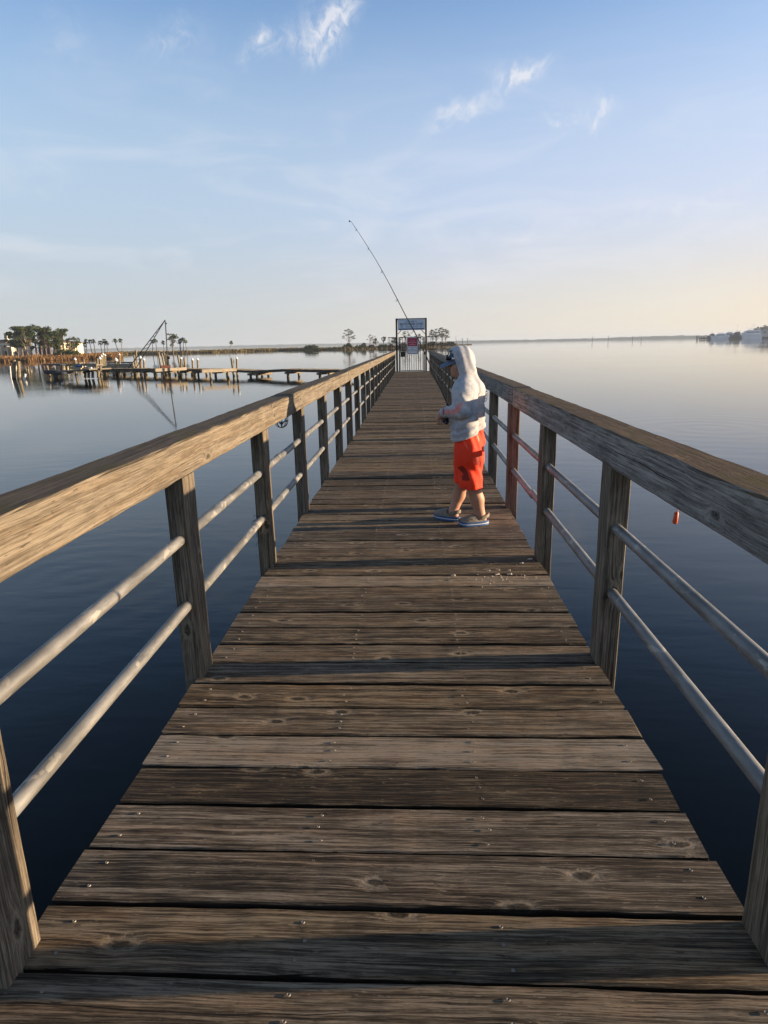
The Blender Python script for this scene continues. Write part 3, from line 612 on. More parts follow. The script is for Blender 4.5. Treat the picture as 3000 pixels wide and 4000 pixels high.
def f_body(p):
    # head, turned a little away and bowed
    hc = P(1804, 1414, .015); d = ell(p, hc, (.088, .074, .100), 0, .18)
    d = smin(d, ell(p, P(1786, 1446, .02), (.052, .052, .046), 0, .35), .03)
    d = smin(d, ell(p, P(1781, 1434, -.024), (.028, .026, .03)), .02)           # cheek
    d = smin(d, ell(p, P(1774, 1466, .022), (.017, .022, .014)), .018)          # chin
    d = smin(d, rcone(p, P(1768, 1417, .026), P(1757.5, 1432, .03), .009, .0105), .012)   # nose
    d = smin(d, rcone(p, P(1763, 1435, .017), P(1763, 1435, .042), .0075, .0075), .006)   # nostril wings
    d = smin(d, ell(p, P(1764.5, 1446.5, .026), (.010, .02, .0052)), .004)      # upper lip
    d = smin(d, ell(p, P(1766, 1452.5, .026), (.010, .018, .0055)), .004)       # lower lip
    for q in (-.022, .062): d = smax(d, -ell(p, P(1764, 1419.5, .022+q*.8), (.014, .017, .010)), .008)   # eye sockets
    d = smin(d, ell(p, P(1811, 1424, -.065), (.018, .010, .028), 0, .2), .006)  # ear under the hood
    d = smin(d, rcone(p, P(1806, 1440, .01), P(1830, 1500, .0), .052, .06), .03)
    d = smin(d, rcone(p, P(1830, 1515), P(1832, 1690), .06, .065), .04)
    for s_, e, w_ in ((lsh, lel, lwr), (rsh, rel, rwr)):
        d = smin(d, rcone(p, s_, e, .042, .036), .03); d = smin(d, rcone(p, e, w_, .036, .024), .012)
    # left hand, curled over the reel handle
    kn = P(1711, 1631, -.08); d = smin(d, f_hand(p, lwr, kn, -1), .012)
    for i, (x1, y1, x2, y2, x3, y3, dy, r) in enumerate([(1709,1640,1713,1652,1721,1656,-.105,.0085), (1708,1641,1712,1655,1721,1660,-.088,.009), (1709,1641,1713,1654,1722,1659,-.070,.0088), (1711,1640,1716,1651,1723,1655,-.053,.0075)]):
        a, b_, c_ = P(x1,y1,dy), P(x2,y2,dy), P(x3,y3,dy)
        d = smin(d, rcone(p, P(1714,1630,dy), a, r*1.1, r), .006); d = smin(d, rcone(p, a, b_, r, r*.92), .003); d = smin(d, rcone(p, b_, c_, r*.92, r*.8), .003)
    d = smin(d, rcone(p, P(1722,1628,-.052), P(1727,1641,-.045), .011, .0095), .006); d = smin(d, rcone(p, P(1727,1641,-.045), P(1727,1650,-.052), .0095, .008), .003)
    # right hand round the rod
    kn = P(1740, 1642, .055); d = smin(d, f_hand(p, rwr, kn, 1), .012)
    for i, dz_ in enumerate((0, 6, 12, 18)):
        x, y = 1744 + dz_*.30, 1636 + dz_*.9; r = (.0088,.009,.0088,.0075)[i]
        a, b_, c_ = P(x-9, y+1, .035), P(x-7, y+4, .005), P(x+3, y+5, -.002)
        d = smin(d, rcone(p, P(x-2,y,.055), a, r*1.1, r), .006); d = smin(d, rcone(p, a, b_, r, r*.92), .003); d = smin(d, rcone(p, b_, c_, r*.92, r*.8), .003)
    d = smin(d, rcone(p, P(1753,1628,.055), P(1758,1624,.01), .011, .009), .005)
    # legs
    for hip, kne, clf, ank, heel, toe, r in ((P(1838,1720,-.075), P(1846,1885,-.085), P(1863,1950,dyL-.01), P(1876,2010,dyL), sole_pt(shoeL, .20, .050), sole_pt(shoeL, .72, .045), (.07,.060,.055,.041)), (P(1838,1720,.08), P(1806,1878,.075), P(1792,1935,dyR+.02), P(1771,1996,dyR), sole_pt(shoeR, .20, .050), sole_pt(shoeR, .72, .045), (.07,.056,.051,.039))):
        d = smin(d, rcone(p, hip, kne, r[0], r[1]), .03); d = smin(d, rcone(p, kne, clf, r[1], r[2]), .03); d = smin(d, rcone(p, clf, ank, r[2], r[3]), .03)
        d = smin(d, rcone(p, ank, heel, r[3], .031), .015); d = smin(d, rcone(p, heel, toe, .029, .022), .012)
    return d
body = sdf_obj('body', f_body, lo3, hi3, .0052, M_SKIN, boy)
hemL = None
def plane(p, a, b):                                          # >0 above the line a-b of the picture plane
    a, b = P(*a), P(*b); t = b - a; nrm = np.array([-t[2], 0, t[0]]); nrm /= np.linalg.norm(nrm); nrm *= np.sign(nrm[2]) if abs(nrm[2]) > 1e-6 else 1; return (p - a) @ nrm
def f_hood(p):
    n = vnoise(p, 8) * .007 + vnoise(p * np.array([1, 1, .45]) + 3.3, 24) * .005
    # body of the shirt
    d = smin(rcone(p, P(1816,1532,-.10), P(1816,1705,-.085), .102, .108), rcone(p, P(1850,1528,.10), P(1848,1610,.09), .094, .082), .06)
    d = smin(d, rcone(p, P(1848,1610,.09), P(1852,1700,.09), .082, .106), .05)
    d = smin(d, rcone(p, P(1800,1640,.0), P(1806,1700,.0), .088, .09), .05)
    fold = np.sin((p[...,2] - .35*p[...,0]) * 120 + vnoise(p, 11) * 9) * .0042 * np.clip((1.02 - np.abs(p[...,2] - .84) * 5), 0, 1); d = d + n + fold
    # shoulders and sleeves
    d = smin(d, rcone(p, P(1816,1500,-.06), lsh, .072, .070), .04); d = smin(d, rcone(p, P(1846,1500,.06), rsh, .066, .066), .04)
    sl = smin(rcone(p, lsh, lel, .074, .064), rcone(p, lel, lwr*.9+lel*.1, .063, .042), .012)
    sl = sl + vnoise(p, 11) * .010 + np.sin((p[...,0] + .6*p[...,2]) * 95 + vnoise(p, 9) * 6) * .0028
    sr = smin(rcone(p, rsh, rel, .064, .054), rcone(p, rel, rwr*.86+rel*.14, .054, .040), .014)
    d = smin(d, smin(sl, sr, .01), .016)
    d = smax(d, -plane(p, (1764, 1721), (1893, 1676)) + vnoise(p, 16) * .006, .004)
    # hood: a cloth shell round the head, open at the face
    hn = vnoise(p, 9) * .010 + np.sin(p[...,0] * 70 + p[...,1] * 38 + vnoise(p, 8) * 7 + p[...,2] * 14) * .0036
    ho = smin(ell(p, P(1798, 1408, .015), (.095, .092, .106)), ell(p, P(1808, 1413, .012), (.082, .093, .110)), .05); ho = smin(ho, ell(p, P(1775, 1391, .015), (.060, .080, .058)), .03)
    ho = smin(ho, ell(p, P(1818, 1450, .0), (.070, .086, .075)), .06)
    ho = smin(ho, rcone(p, P(1822, 1466, .0), P(1836, 1507, .0), .070, .10), .05) + hn
    hi_ = smin(ell(p, P(1800, 1415, .015), (.094, .086, .120), 0, .10), ell(p, P(1797, 1452, .015), (.062, .064, .05)), .03)
    ho = smax(ho, -hi_, .006)
    def front(x1, y1, x2, y2):
        a, b = P(x1, y1), P(x2, y2); t = b - a; nr = np.array([t[2], 0, -t[0]]); nr /= np.linalg.norm(nr); return (p - a) @ (nr if nr[2] < 0 else -nr)
    face = np.minimum(front(1744, 1365, 1771, 1382), front(1770, 1380, 1799, 1482))   # > 0 in front of the hood's edge
    ho = smax(ho, face - .004, .006)
    return smin(d, ho, .022)
def seg_px(V, pts, wdt):
    out = np.full(len(V), 9.)
    for (x1,y1),(x2,y2) in zip(pts[:-1], pts[1:]):
        a, b = P(x1,y1,-.2), P(x2,y2,-.2); ab = (b-a)[[0,2]]; q = V[:, [0,2]] - a[[0,2]]; h = np.clip(q @ ab / (ab @ ab), 0, 1); out = np.minimum(out, np.linalg.norm(q - h[:,None]*ab, axis=1))
    return np.clip(1.5 - out / wdt, 0, 1) * (V[:,1] < CY - .08)
hoodie = sdf_obj('hoodie', f_hood, lo3, hi3, .0052, hoodie_mat(), boy, {'print': lambda V: seg_px(V, [(1741,1611),(1768,1608),(1784,1602),(1795,1582)], .019), 'cuff': lambda V: seg_px(V, [(1734,1600),(1733,1622)], .0045)})
def f_short(p):
    n = vnoise(p, 10) * .018 + vnoise(p + 5, 22) * .006
    w_ = smin(rcone(p, P(1820,1690,-.075), P(1828,1790,-.075), .086, .106), rcone(p, P(1850,1680,.08), P(1846,1790,.07), .084, .104), .05)
    ln = rcone(p, P(1832,1760,-.075), P(1841,1930,-.08), .102, .090); ln = smax(ln, -plane(p, (1800, 1898), (1880, 1896)) - .012*0, .006); ln = smax(ln, -(p[...,2] - P(1840,1906,-.08)[2]), .006)
    lf = rcone(p, P(1822,1760,.07), P(1801,1915,.07), .098, .072); lf = smax(lf, -(p[...,2] - P(1800,1884,.07)[2]), .006)
    d = smin(w_, smin(ln, lf, .02), .04) + n
    d = d + np.sin(p[...,0]*62 + p[...,1]*50 + p[...,2]*26 + vnoise(p, 7)*7) * .0035
    return smax(d, plane(p, (1764, 1696), (1893, 1650)), .006)
def quad_px(V, poly):
    P2 = np.array([P(x, y, -.16)[[0,2]] for x, y in poly]); q = V[:, [0,2]]; d = np.full(len(V), -9.)
    ar = sum(P2[i][0]*P2[(i+1)%len(P2)][1] - P2[(i+1)%len(P2)][0]*P2[i][1] for i in range(len(P2))); s_ = 1 if ar > 0 else -1
    for i in range(len(P2)):
        a, b = P2[i], P2[(i+1)%len(P2)]; t = (b-a)/np.linalg.norm(b-a); nr = np.array([t[1], -t[0]])*s_; d = np.maximum(d, (q-a) @ nr)
    return np.clip(.5 - d / .008, 0, 1) * (V[:,1] < CY - .02)
z4 = lambda *q: [(1650 + x*.1808, 1680 + y*.1808) for x, y in q]
hatch = lambda V: np.maximum.reduce([quad_px(V, z4((1090,590),(1250,540),(1275,720),(1150,760))), quad_px(V, z4((1190,750),(1290,720),(1265,890),(1200,800))), quad_px(V, z4((770,840),(850,760),(980,880),(900,960))), quad_px(V, z4((900,930),(970,900),(1020,1060),(970,1095),(860,1085),(850,1010)))])
seam = lambda V: np.maximum(seg_px(V, [z4((865,190))[0], z4((985,410))[0]], .004), 0)
sdf_obj('shorts', f_short, lo3, hi3, .0052, shorts_mat(), boy, {'hatch': hatch, 'seam': seam})
# cap with a curved peak, and the goggles pushed up on it
M_CAP = plain('cap_cloth', (.13,.17,.25), .8, 0, .2, 60); M_MESH = plain('cap_mesh', (.11,.14,.20), .8, 0, .3, 120); M_DARKGL = plain('goggle_black', (.008,.008,.010), .18, 0, .1)
mb = MB(); cc_ = Vector(P(1796, 1404, .015)); mb.ball(cc_, (.097, .080, .074), 22, 14); cap = mb.build('cap', M_MESH, boy)
mb = MB(); V = []; F = []; nu, nv = 13, 8
ba, bt = Vector(P(1783, 1404, .02)), Vector(P(1717.5, 1430, .034))
for th in (0, 1):
    for i in range(nu):
        s_ = i / (nu-1) * 2 - 1
        for j in range(nv):
            t_ = j / (nv-1); ww = .077 * math.sqrt(max(0, 1 - (max(0, t_-.25)/.78)**2.6)); q = ba.lerp(bt, t_); back = (1 - t_) * s_*s_ * .018
            V.append((q.x + back + .012*s_*s_*t_, q.y + s_*ww, q.z - .020*s_*s_ + .012*math.sin(t_*2.6) - th*.0045))
for th in (0, 1):
    for i in range(nu-1):
        for j in range(nv-1):
            b0 = th*nu*nv; f = (b0+i*nv+j, b0+(i+1)*nv+j, b0+(i+1)*nv+j+1, b0+i*nv+j+1); F.append(f if th else f[::-1])
for i in range(nu-1): F.append((i*nv+nv-1, (i+1)*nv+nv-1, nu*nv+(i+1)*nv+nv-1, nu*nv+i*nv+nv-1))
for j in range(nv-1):
    F.append((j, j+1, nu*nv+j+1, nu*nv+j)); a = (nu-1)*nv; F.append((a+j+1, a+j, nu*nv+a+j, nu*nv+a+j+1))
mb.add(V, F, smooth=False); pk = mb.build('peak', M_CAP, boy); pk.parent = cap; pk.location = -cap.location
pk.location = (0, 0, 0)
gg = thing('goggles', P(1752, 1390, .015), 'black goggles pushed up on the front of the cap', 'goggles')
mb = MB(); mb.tube([cc_ + Vector((.099*math.cos(a), .083*math.sin(a), .012 + .010*math.cos(a))) for a in [math.pi*(.42 + 1.16*i/14) for i in range(15)]], .0085, 8); mb.build('strap', M_DARKGL, gg)
for dy in (-.030, .055):
    mb = MB(); mb.ball(P(1746, 1397, dy), (.013, .030, .024), 12, 8); mb.build('lens', M_DARKGL, gg)
mb = MB(); q0, q1 = P(1751, 1388, -.045), P(1754, 1371, -.035); mb.tube([q0, q1, P(1766, 1370, -.045)], .0045, 6); q2 = P(1758, 1388, -.052); mb.tube([q2, P(1760, 1372, -.045)], .004, 6); mb.build('temple_arm', M_DARKGL, gg)
mb = MB(); mb.box(tuple(P(1770, 1400, -.066)), (.022, .004, .013)); tb = mb.build('label_tab', M_WHITE, boy); tb.parent = cap; tb.location = (0,0,0)
# clogs
M_CLOG = plain('clog_foam', (.21,.18,.14), .55, 0, .12, 30); M_SOLE = plain('clog_sole_blue', (.04,.10,.24), .5, 0, .1); M_STRIPE = plain('clog_stripe', (.70,.74,.80), .5, 0, .05)
def clog(heel, toe, wdt=.098):
    heel, toe = Vector(heel), Vector(toe); ax_ = (toe - heel); L = ax_.length; ax_.normalize(); sd_ = Vector((-ax_.y, ax_.x, 0))
    prof = lambda t: wdt/2 * (max(0, 1 - ((t-.52)/.53)**4))**.5 * (.80 + .22*math.sin(t*2.3))
    n = 22; ring = [(math.sin(math.pi*(i/n)/1.0 - math.pi/2)*.5+.5) for i in range(n+1)]
    def outline(z0, z1, k):
        V = []; F = []
        for t in ring:
            for s_ in (-1, 1):
                for z in (z0, z1):
                    q = heel + ax_*(t*L) + sd_*(s_*(prof(t)*k)) ; rise = .010*max(0, (t-.75)/.25)**2; V.append((q.x, q.y, z + rise))
        for i in range(n):
            a, b = i*4, (i+1)*4; F += [(a,b,b+1,a+1), (a+3,b+3,b+2,a+2), (a+1,b+1,b+3,a+3), (a+2,b+2,b,a)]
        F += [(0,1,3,2), (n*4, n*4+2, n*4+3, n*4+1)]; return V, F
    c = thing('clog_tmp', heel, None, None); bpy.data.objects.remove(c)
    holder = bpy.data.objects.new('clog', None); COL.objects.link(holder); holder.parent = boy
    def put(mb_, nm, m_):
        o = mb_.build(nm, m_, boy); o.parent = holder; return o
    mb_ = MB(); mb_.add(*outline(.002, .017, 1.0)); put(mb_, 'sole', M_SOLE)
    mb_ = MB(); mb_.add(*outline(.0172, .0225, 1.015)); put(mb_, 'stripe', M_STRIPE)
    mb_ = MB(); mb_.add(*outline(.0227, .040, 1.0)); put(mb_, 'midsole', M_SOLE)
    V = []; F = []; m_ = 13; nt = 18
    for i in range(nt+1):
        t = i / nt; top = .058 + .006*math.sin(min(1,t/.40)*1.57) if t < .40 else .040 + .055*math.sin(min(1, (t-.27)/.23)*1.57)*max(.0, math.cos(max(0, (t-.54)/.46)*1.30))
        for j in range(m_):
            a = math.pi * j / (m_-1); cx_ = math.cos(a); sz = math.sin(a)**.75 if 0 < j < m_-1 else 0
            q = heel + ax_*(L*(.004 + t*.992)) + sd_*(cx_*prof(.004+t*.992)*.99); V.append((q.x, q.y, .030 + max(0, top-.030)*sz + .010*max(0,(t-.75)/.25)**2))
    for i in range(nt):
        for j in range(m_-1):
            if i < 8 and 3 <= j <= m_-5: continue
            if i < 4: continue            # open at the ankle
            a = i*m_+j; F.append((a, a+1, a+m_+1, a+m_))
    mb_ = MB(); mb_.add(V, F, smooth=True); put(mb_, 'upper', M_CLOG)
    pts = []
    for q in range(13):
        a = -1.9 + 3.8*q/12; pts.append(heel + ax_*(L*.30 - L*.30*math.cos(a*.82)) + sd_*(math.sin(a*.82)*wdt*.47) + Vector((0,0,.054 + .022*max(0, math.cos(a*.8)))))
    mb_ = MB(); mb_.tube(pts, .0065, 8); mb_.tube([q + Vector((0,0,-.010)) for q in pts], .0065, 8); mb_.tube([q + Vector((0,0,-.019)) for q in pts], .0055, 8); put(mb_, 'heel_strap', M_CLOG)
    mb_ = MB()
    for t_, s_, r in ((.66,-.62,.0085), (.47,-.80,.0075)):
        q = heel + ax_*(L*t_) + sd_*(-s_*-prof(t_)*.92*1.0); near = q if q.y < heel.y else heel + ax_*(L*t_) - sd_*(-s_*-prof(t_)*.92)
        mb_.ball((near.x, near.y - .004, .058), (r, r*.6, r), 10, 7)
    put(mb_, 'charm', M_WHITE)
    mb_ = MB()
    for t_, z in ((.60,.052), (.62,.064), (.72,.048), (.76,.056), (.56,.047)):
        q = heel + ax_*(L*t_) + sd_*(prof(t_)*.9*(1 if sd_.y < 0 else -1)); mb_.ball((q.x, q.y, z), .0042, 8, 5)
    put(mb_, 'vent_hole', M_DARKGL); return holder
clog(atz(1908, 2038, .02), atz(1793, 2047, .02)); clog(atz(1796, 2028, .02), atz(1700, 2013, .02))
# ------------------------------------------------------------------ rod and reel
rod = thing('fishing_rod', P(1768, 1625, .02), 'long dark spinning rod held up by the child, bent towards its tip', 'fishing rod')
def rodp(x, y, dy): return Vector(P(x, y, dy))
path = [(1783,1662,-.01), (1768,1625,.02), (1751.5,1587,.05), (1700,1470,.13), (1650,1357,.20), (1617,1292,.25), (1585,1234,.29), (1553,1171,.33), (1523,1113,.37), (1494,1060,.40), (1466,1011,.43), (1441,971,.455), (1416,932,.48), (1393,897,.50), (1371,865,.52)]
rp = [rodp(*q) for q in path]; rr = [.0075,.0070,.0066,.0058,.0048,.0042,.0037,.0032,.0028,.0025,.0022,.0020,.0018,.0016,.0014]
M_ROD = plain('rod_blank', (.03,.026,.024), .28, .2, .2)
mb = MB(); mb.tube(rp[1:], rr[1:], 10); mb.build('blank', M_ROD, rod)
mb = MB(); mb.tube([rp[0], rp[1], rp[1].lerp(rp[2], .9)], [.013, .0125, .0115], 12); mb.build('handle', plain('rod_grip', (.012,.012,.012), .7), rod)
mb = MB(); a = rp[2]; mb.tube([a.lerp(rp[3], .0), a.lerp(rp[3], .05), a.lerp(rp[3], .10)], [.014, .012, .008], 12); mb.build('fore_grip', M_ROD, rod)
rc = rodp(1741, 1646, .0); mb = MB(); mb.tube([rodp(1757, 1606, .045), rodp(1748, 1626, .03), rc], [.006,.007,.010], 8); mb.ball(rc, (.026, .020, .026), 14, 9); mb.tube([rc + Vector((-.002,0,.0)), rc + Vector((-.03,0,.028))], [.02,.022], 14); mb.build('reel', M_DARKGL, rod)
mb = MB(); mb.tube([rc + Vector((0,-.015,0)), rc + Vector((.0,-.045,.0)), rc + Vector((-.018,-.052,-.012)), rodp(1722, 1648, -.075)], .004, 8); mb.ball(rodp(1721, 1649, -.078), .010, 8, 6); mb.tube([rc + Vector((.025,-.01,.015)), rc + Vector((.034,-.012,-.01)), rc + Vector((.03,-.01,-.02))], .003, 6); mb.build('crank', plain('reel_metal', (.6,.6,.6), .3, .8), rod)
for i, rg in ((5, .012), (7, .008), (9, .0065), (11, .0055), (13, .0045)):
    c0 = rp[i]; dv = (rp[i+1] - rp[i-1]).normalized(); off = dv.cross(Vector((0,1,0))).normalized(); off = off if off.x < 0 else -off; off.z -= .25; off.normalize()
    cen = c0 + off * (rg * 1.7); mb = MB(); e1 = off; e2 = dv.cross(off).normalized()
    mb.tube([cen + (e1*math.cos(q) + e2*math.sin(q)) * rg for q in [k*math.pi/6 for k in range(13)]], .0011, 6, caps=False); mb.tube([c0 + dv*.02, cen - off*rg*.9], .001, 5); mb.tube([c0 - dv*.012, cen - off*rg*.9], .001, 5); mb.build('line_guide', M_BLACK, rod)
mb = MB(); mb.ball(rp[-1] + Vector((-.012, 0, .002)), .007, 8, 6); mb.tube([rp[-1], rp[-1] + Vector((-.012,0,.002))], .002, 5); mb.build('tip_guide', M_BLACK, rod)

# ------------------------------------------------------------------ far shore, marsh and islet
def band(name, pts, h0, depth, m, seed, kind='structure', rough=.35):
    # a long low wooded shore: a strip with a real crest and depth
    r = np.random.default_rng(seed); V = []; F = []; n = len(pts)
    cr = np.cumsum(r.normal(0, 1, n)); cr = (cr - np.linspace(cr[0], cr[-1], n)); cr /= max(1e-6, np.abs(cr).max())
    for i, (x, y) in enumerate(pts):
        h = h0 * (1 + rough * .5 * cr[i] + rough * .18 * r.normal()); d = np.array([x, y]); u = d / np.linalg.norm(d)
        for k, (dd, hh) in enumerate(((0, 0), (.02, .75), (.08, .96), (.4, 1.0), (1, .6))):
            q = d + u * depth * dd; V.append((q[0], q[1], WATER - .3 + (h + .3) * (hh + r.normal() * .03 * (k > 0))))
    for i in range(n-1):
        for k in range(4): F.append((i*5+k, (i+1)*5+k, (i+1)*5+k+1, i*5+k+1))
    mb = MB(); mb.add(V, F, smooth=False); o = mb.build(name, m); tag(o, kind=kind); return o
def foliage(name, a, b, scale=.5):
    m, g, bs = mat(name); p = g.n('ShaderNodeNewGeometry').outputs['Position']; rnd = g.n('ShaderNodeNewGeometry').outputs['Random Per Island']
    f = g.m('ADD', g.m('MULTIPLY', g.noise(p, scale, 3), .8), g.m('MULTIPLY_ADD', rnd, .6, -.3), clamp=True)
    g.set(bs.inputs['Base Color'], g.mix(f, (*a, 1), (*b, 1))); bs.inputs['Roughness'].default_value = .8; bs.inputs['Specular IOR Level'].default_value = .15; return m
M_SHORE = foliage('far_wooded_shore', (.03,.045,.025), (.07,.085,.045), .01)
def polar(px, D):
    d = ray(px, 1342); d = d[:2] / np.linalg.norm(d[:2]); return (d[0]*D, d[1]*D)
band('far_shore', [polar(x, 5200) for x in np.linspace(-500, 1500, 90)], 15, 600, M_SHORE, 4)
band('far_shore', [polar(x, 4300 - max(0, x-1500)*.75) for x in np.linspace(1480, 2900, 90)], 13, 500, M_SHORE, 5)
def marsh_mat():
    m, g, b = mat('marsh_ground'); p = g.n('ShaderNodeNewGeometry').outputs['Position']; n1 = g.noise(p, .22, 5, .65)
    g.set(b.inputs['Base Color'], g.ramp(n1, [(.3, (.06,.040,.022)), (.5, (.15,.095,.05)), (.7, (.23,.15,.08))])); b.inputs['Roughness'].default_value = .9; return m
M_MARSH = marsh_mat()
def blade_mat(name, c0, c1, c2):
    m, g, b = mat(name); rnd = g.n('ShaderNodeNewGeometry').outputs['Random Per Island']; p = g.n('ShaderNodeNewGeometry').outputs['Position']
    f = g.m('ADD', g.m('MULTIPLY', rnd, .6), g.m('MULTIPLY_ADD', g.noise(p, .11, 3), 1.4, -.5), clamp=True)
    g.set(b.inputs['Base Color'], g.ramp(f, [(0, c0), (.5, c1), (1, c2)])); b.inputs['Roughness'].default_value = .9; b.inputs['Specular IOR Level'].default_value = .1; return m
M_BLADE = blade_mat('marsh_blade_brown', (.10,.055,.022), (.21,.12,.052), (.32,.19,.085))
M_BLADEG = blade_mat('marsh_blade_olive', (.07,.060,.020), (.15,.115,.045), (.24,.185,.075))
def P2(x, y): q = atz(x, y, WATER); return Vector((q.x, q.y))
def shore_pts(lst, n):
    pts = [Vector(q) for q in lst]; L = [0]
    for a, b in zip(pts[:-1], pts[1:]): L.append(L[-1] + (b-a).length)
    out = []
    for k in range(n):
        s_ = L[-1]*k/(n-1); i = max(j for j in range(len(L)-1) if L[j] <= s_ + 1e-6); t = (s_-L[i])/(L[i+1]-L[i]); out.append(pts[i].lerp(pts[i+1], t))
    return out
def marsh(name, line, back, h, nb, m_blade, lab, hgt, n=140, front=.65, dep=10, olive=0):
    # land strip from the water's edge back to the rear line, then a stand of grass on it
    A = shore_pts(line, n); B = shore_pts(back, n); V = []; F = []; K = 9; r = np.random.default_rng(len(name) + nb)
    for i in range(n):
        wv = (math.sin(i*.9) + math.sin(i*.37+2))*.6
        for k in range(K):
            t = (k/(K-1))**1.6; q = A[i].lerp(B[i], t); q = q + (A[i]-B[i]).normalized()*wv*(1-t)
            z = WATER - .25 + (h + .25) * min(1, .12 + (k/(K-1))*4) + (r.normal()*.05 if k else 0); V.append((q.x, q.y, z))
    for i in range(n-1):
        for k in range(K-1): F.append((i*K+k, (i+1)*K+k, (i+1)*K+k+1, i*K+k+1))
    mb = MB(); mb.add(V, F); tag(mb.build(name + '_ground', M_MARSH), kind='structure')
    mb = MB()
    for _ in range(nb):
        s_ = r.random()*(n-1); i = int(s_); f = s_-i; a = A[i].lerp(A[i+1], f); b = B[i].lerp(B[i+1], f); L = (b-a).length
        t = r.random()**2.2 if r.random() < front else r.random(); dd = t*L if r.random() > front else r.random()*min(dep, L)
        q = a + (b-a).normalized()*(dd + .15 + (math.sin(i*.9) + math.sin(i*.37+2))*-.6*(1-min(1, dd/L))); cl_ = .72 + .3*math.sin(q.x*.35 + 2*math.sin(q.y*.21)) + .18*math.sin(q.x*1.1 + q.y*.6)
        hh = hgt * (.55 + .45*r.random()) * (.55 + .45*cl_) * min(1, .55 + dd/3.0); wd_ = (.10 + .12*r.random()) * max(1, q.length/230); an = r.random()*3.14; lx, ly = r.normal()*.22*hh, r.normal()*.22*hh
        z0 = WATER + min(h, .1 + h*dd/L*4) - .05; cx_, cy_ = math.cos(an)*wd_, math.sin(an)*wd_
        V = [(q.x-cx_, q.y-cy_, z0), (q.x+cx_, q.y+cy_, z0), (q.x+lx+cx_*.35, q.y+ly+cy_*.35, z0+hh), (q.x+lx-cx_*.35, q.y+ly-cy_*.35, z0+hh*.94)]
        mb.add(V, [(0,1,2,3)])
    o = mb.build(name, m_blade); tag(o, lab, 'grass', kind='stuff')
nearL = [P2(-420,1434), P2(-150,1422), P2(0,1414), P2(120,1411), P2(240,1407), P2(360,1403), P2(440,1401), P2(476,1396)]
def push(pts, d): return [q + q.normalized()*d for q in pts]
backL = push(nearL[:-2], 170) + [nearL[-2] + nearL[-2].normalized()*150, nearL[-1] + nearL[-1].normalized()*90]
marsh('marsh_grass', nearL, backL, .45, 26000, M_BLADE, 'tall golden brown marsh grass along the near left shore', 1.55, front=.7, dep=14)
farL = [P2(430,1388), P2(520,1384), P2(700,1381), P2(900,1376), P2(1100,1370), P2(1250,1368), P2(1350,1366), P2(1500,1362), P2(1650,1358), P2(1760,1352), P2(1785,1348)]
def push(pts, d): return [q + q.normalized()*d for q in pts]
marsh('marsh_grass_far', farL, push(farL[:-2], 90) + [farL[-2] + farL[-2].normalized()*60, farL[-1] + farL[-1].normalized()*20], .5, 26000, M_BLADEG, 'low olive brown marsh grass on the far spit behind the dock', 1.75, n=200, front=.8, dep=16)
sp = [P2(1770,1349), P2(1800,1348.2), P2(1842,1346.6)]
marsh('sandspit_grass', sp, push(sp[:-1], 30) + [sp[-1] + sp[-1].normalized()*4], .35, 2500, M_BLADEG, 'short green brown grass on the thin sand point behind the hood', .8, n=30, dep=8)

# ------------------------------------------------------------------ trees
M_BARK = plain('pine_bark', (.17,.12,.085), .9, 0, .3, 2); M_PALMB = plain('palm_trunk', (.19,.155,.115), .9, 0, .3, 3)
M_PINE = foliage('pine_needles', (.028,.046,.016), (.095,.115,.036), .35); M_LEAF = foliage('broad_leaves', (.03,.05,.018), (.095,.115,.038), .5); M_DRY = foliage('dry_shrub', (.08,.055,.035), (.17,.115,.075), .5)
def clump(mb, c, r, n, size, flat=1.0, rs=rng):
    for _ in range(n):
        d = rs.normal(size=3); d /= np.linalg.norm(d); q = c + d * np.array(r) * (rs.random()**.33)
        a = rs.normal(size=3); a /= np.linalg.norm(a); b = np.cross(a, rs.normal(size=3)); b /= np.linalg.norm(b); a = a*size*(.6+.8*rs.random()); b = b*size*(.35+.5*rs.random()); a[2] *= flat; b[2] *= flat
        mb.add([q-a*.6-b*.5, q+a*.5-b, q+a, q+b*.9-a*.2], [(0,1,2,3)])
def tree(name, base, H, limbs, clumps, label, cat, group, mleaf, leafn, size, tr, lean=0.0, trunk=True, mbark=None, flat=.7):
    t = thing(name, base, label, cat, group); B = np.array(base); k = MB()
    top = B + np.array([lean, 0, H*.86])
    if trunk:
        k.tube([B - np.array([0,0,.4]), B + (top-B)*.35 + np.array([lean*.15,0,0]), B + (top-B)*.7, top], [tr*1.15, tr*.9, tr*.65, tr*.25], 8)
        for (f, dx, dy, dz) in limbs:
            a = B + (top-B)*f; e = B + np.array([dx, dy, dz]); m_ = (a+e)/2 + np.array([0,0,-.06*np.linalg.norm(e-a)]); k.tube([a, m_, e], [tr*.5, tr*.32, tr*.10], 6)
        k.build('trunk', mbark or M_BARK, t)
    c = MB()
    for (dx, dy, dz, rx, ry, rz) in clumps: clump(c, B + np.array([dx, dy, dz]), (rx, ry, rz), max(8, int(leafn*rx*ry)), size, flat)
    c.build('crown', mleaf, t); return t
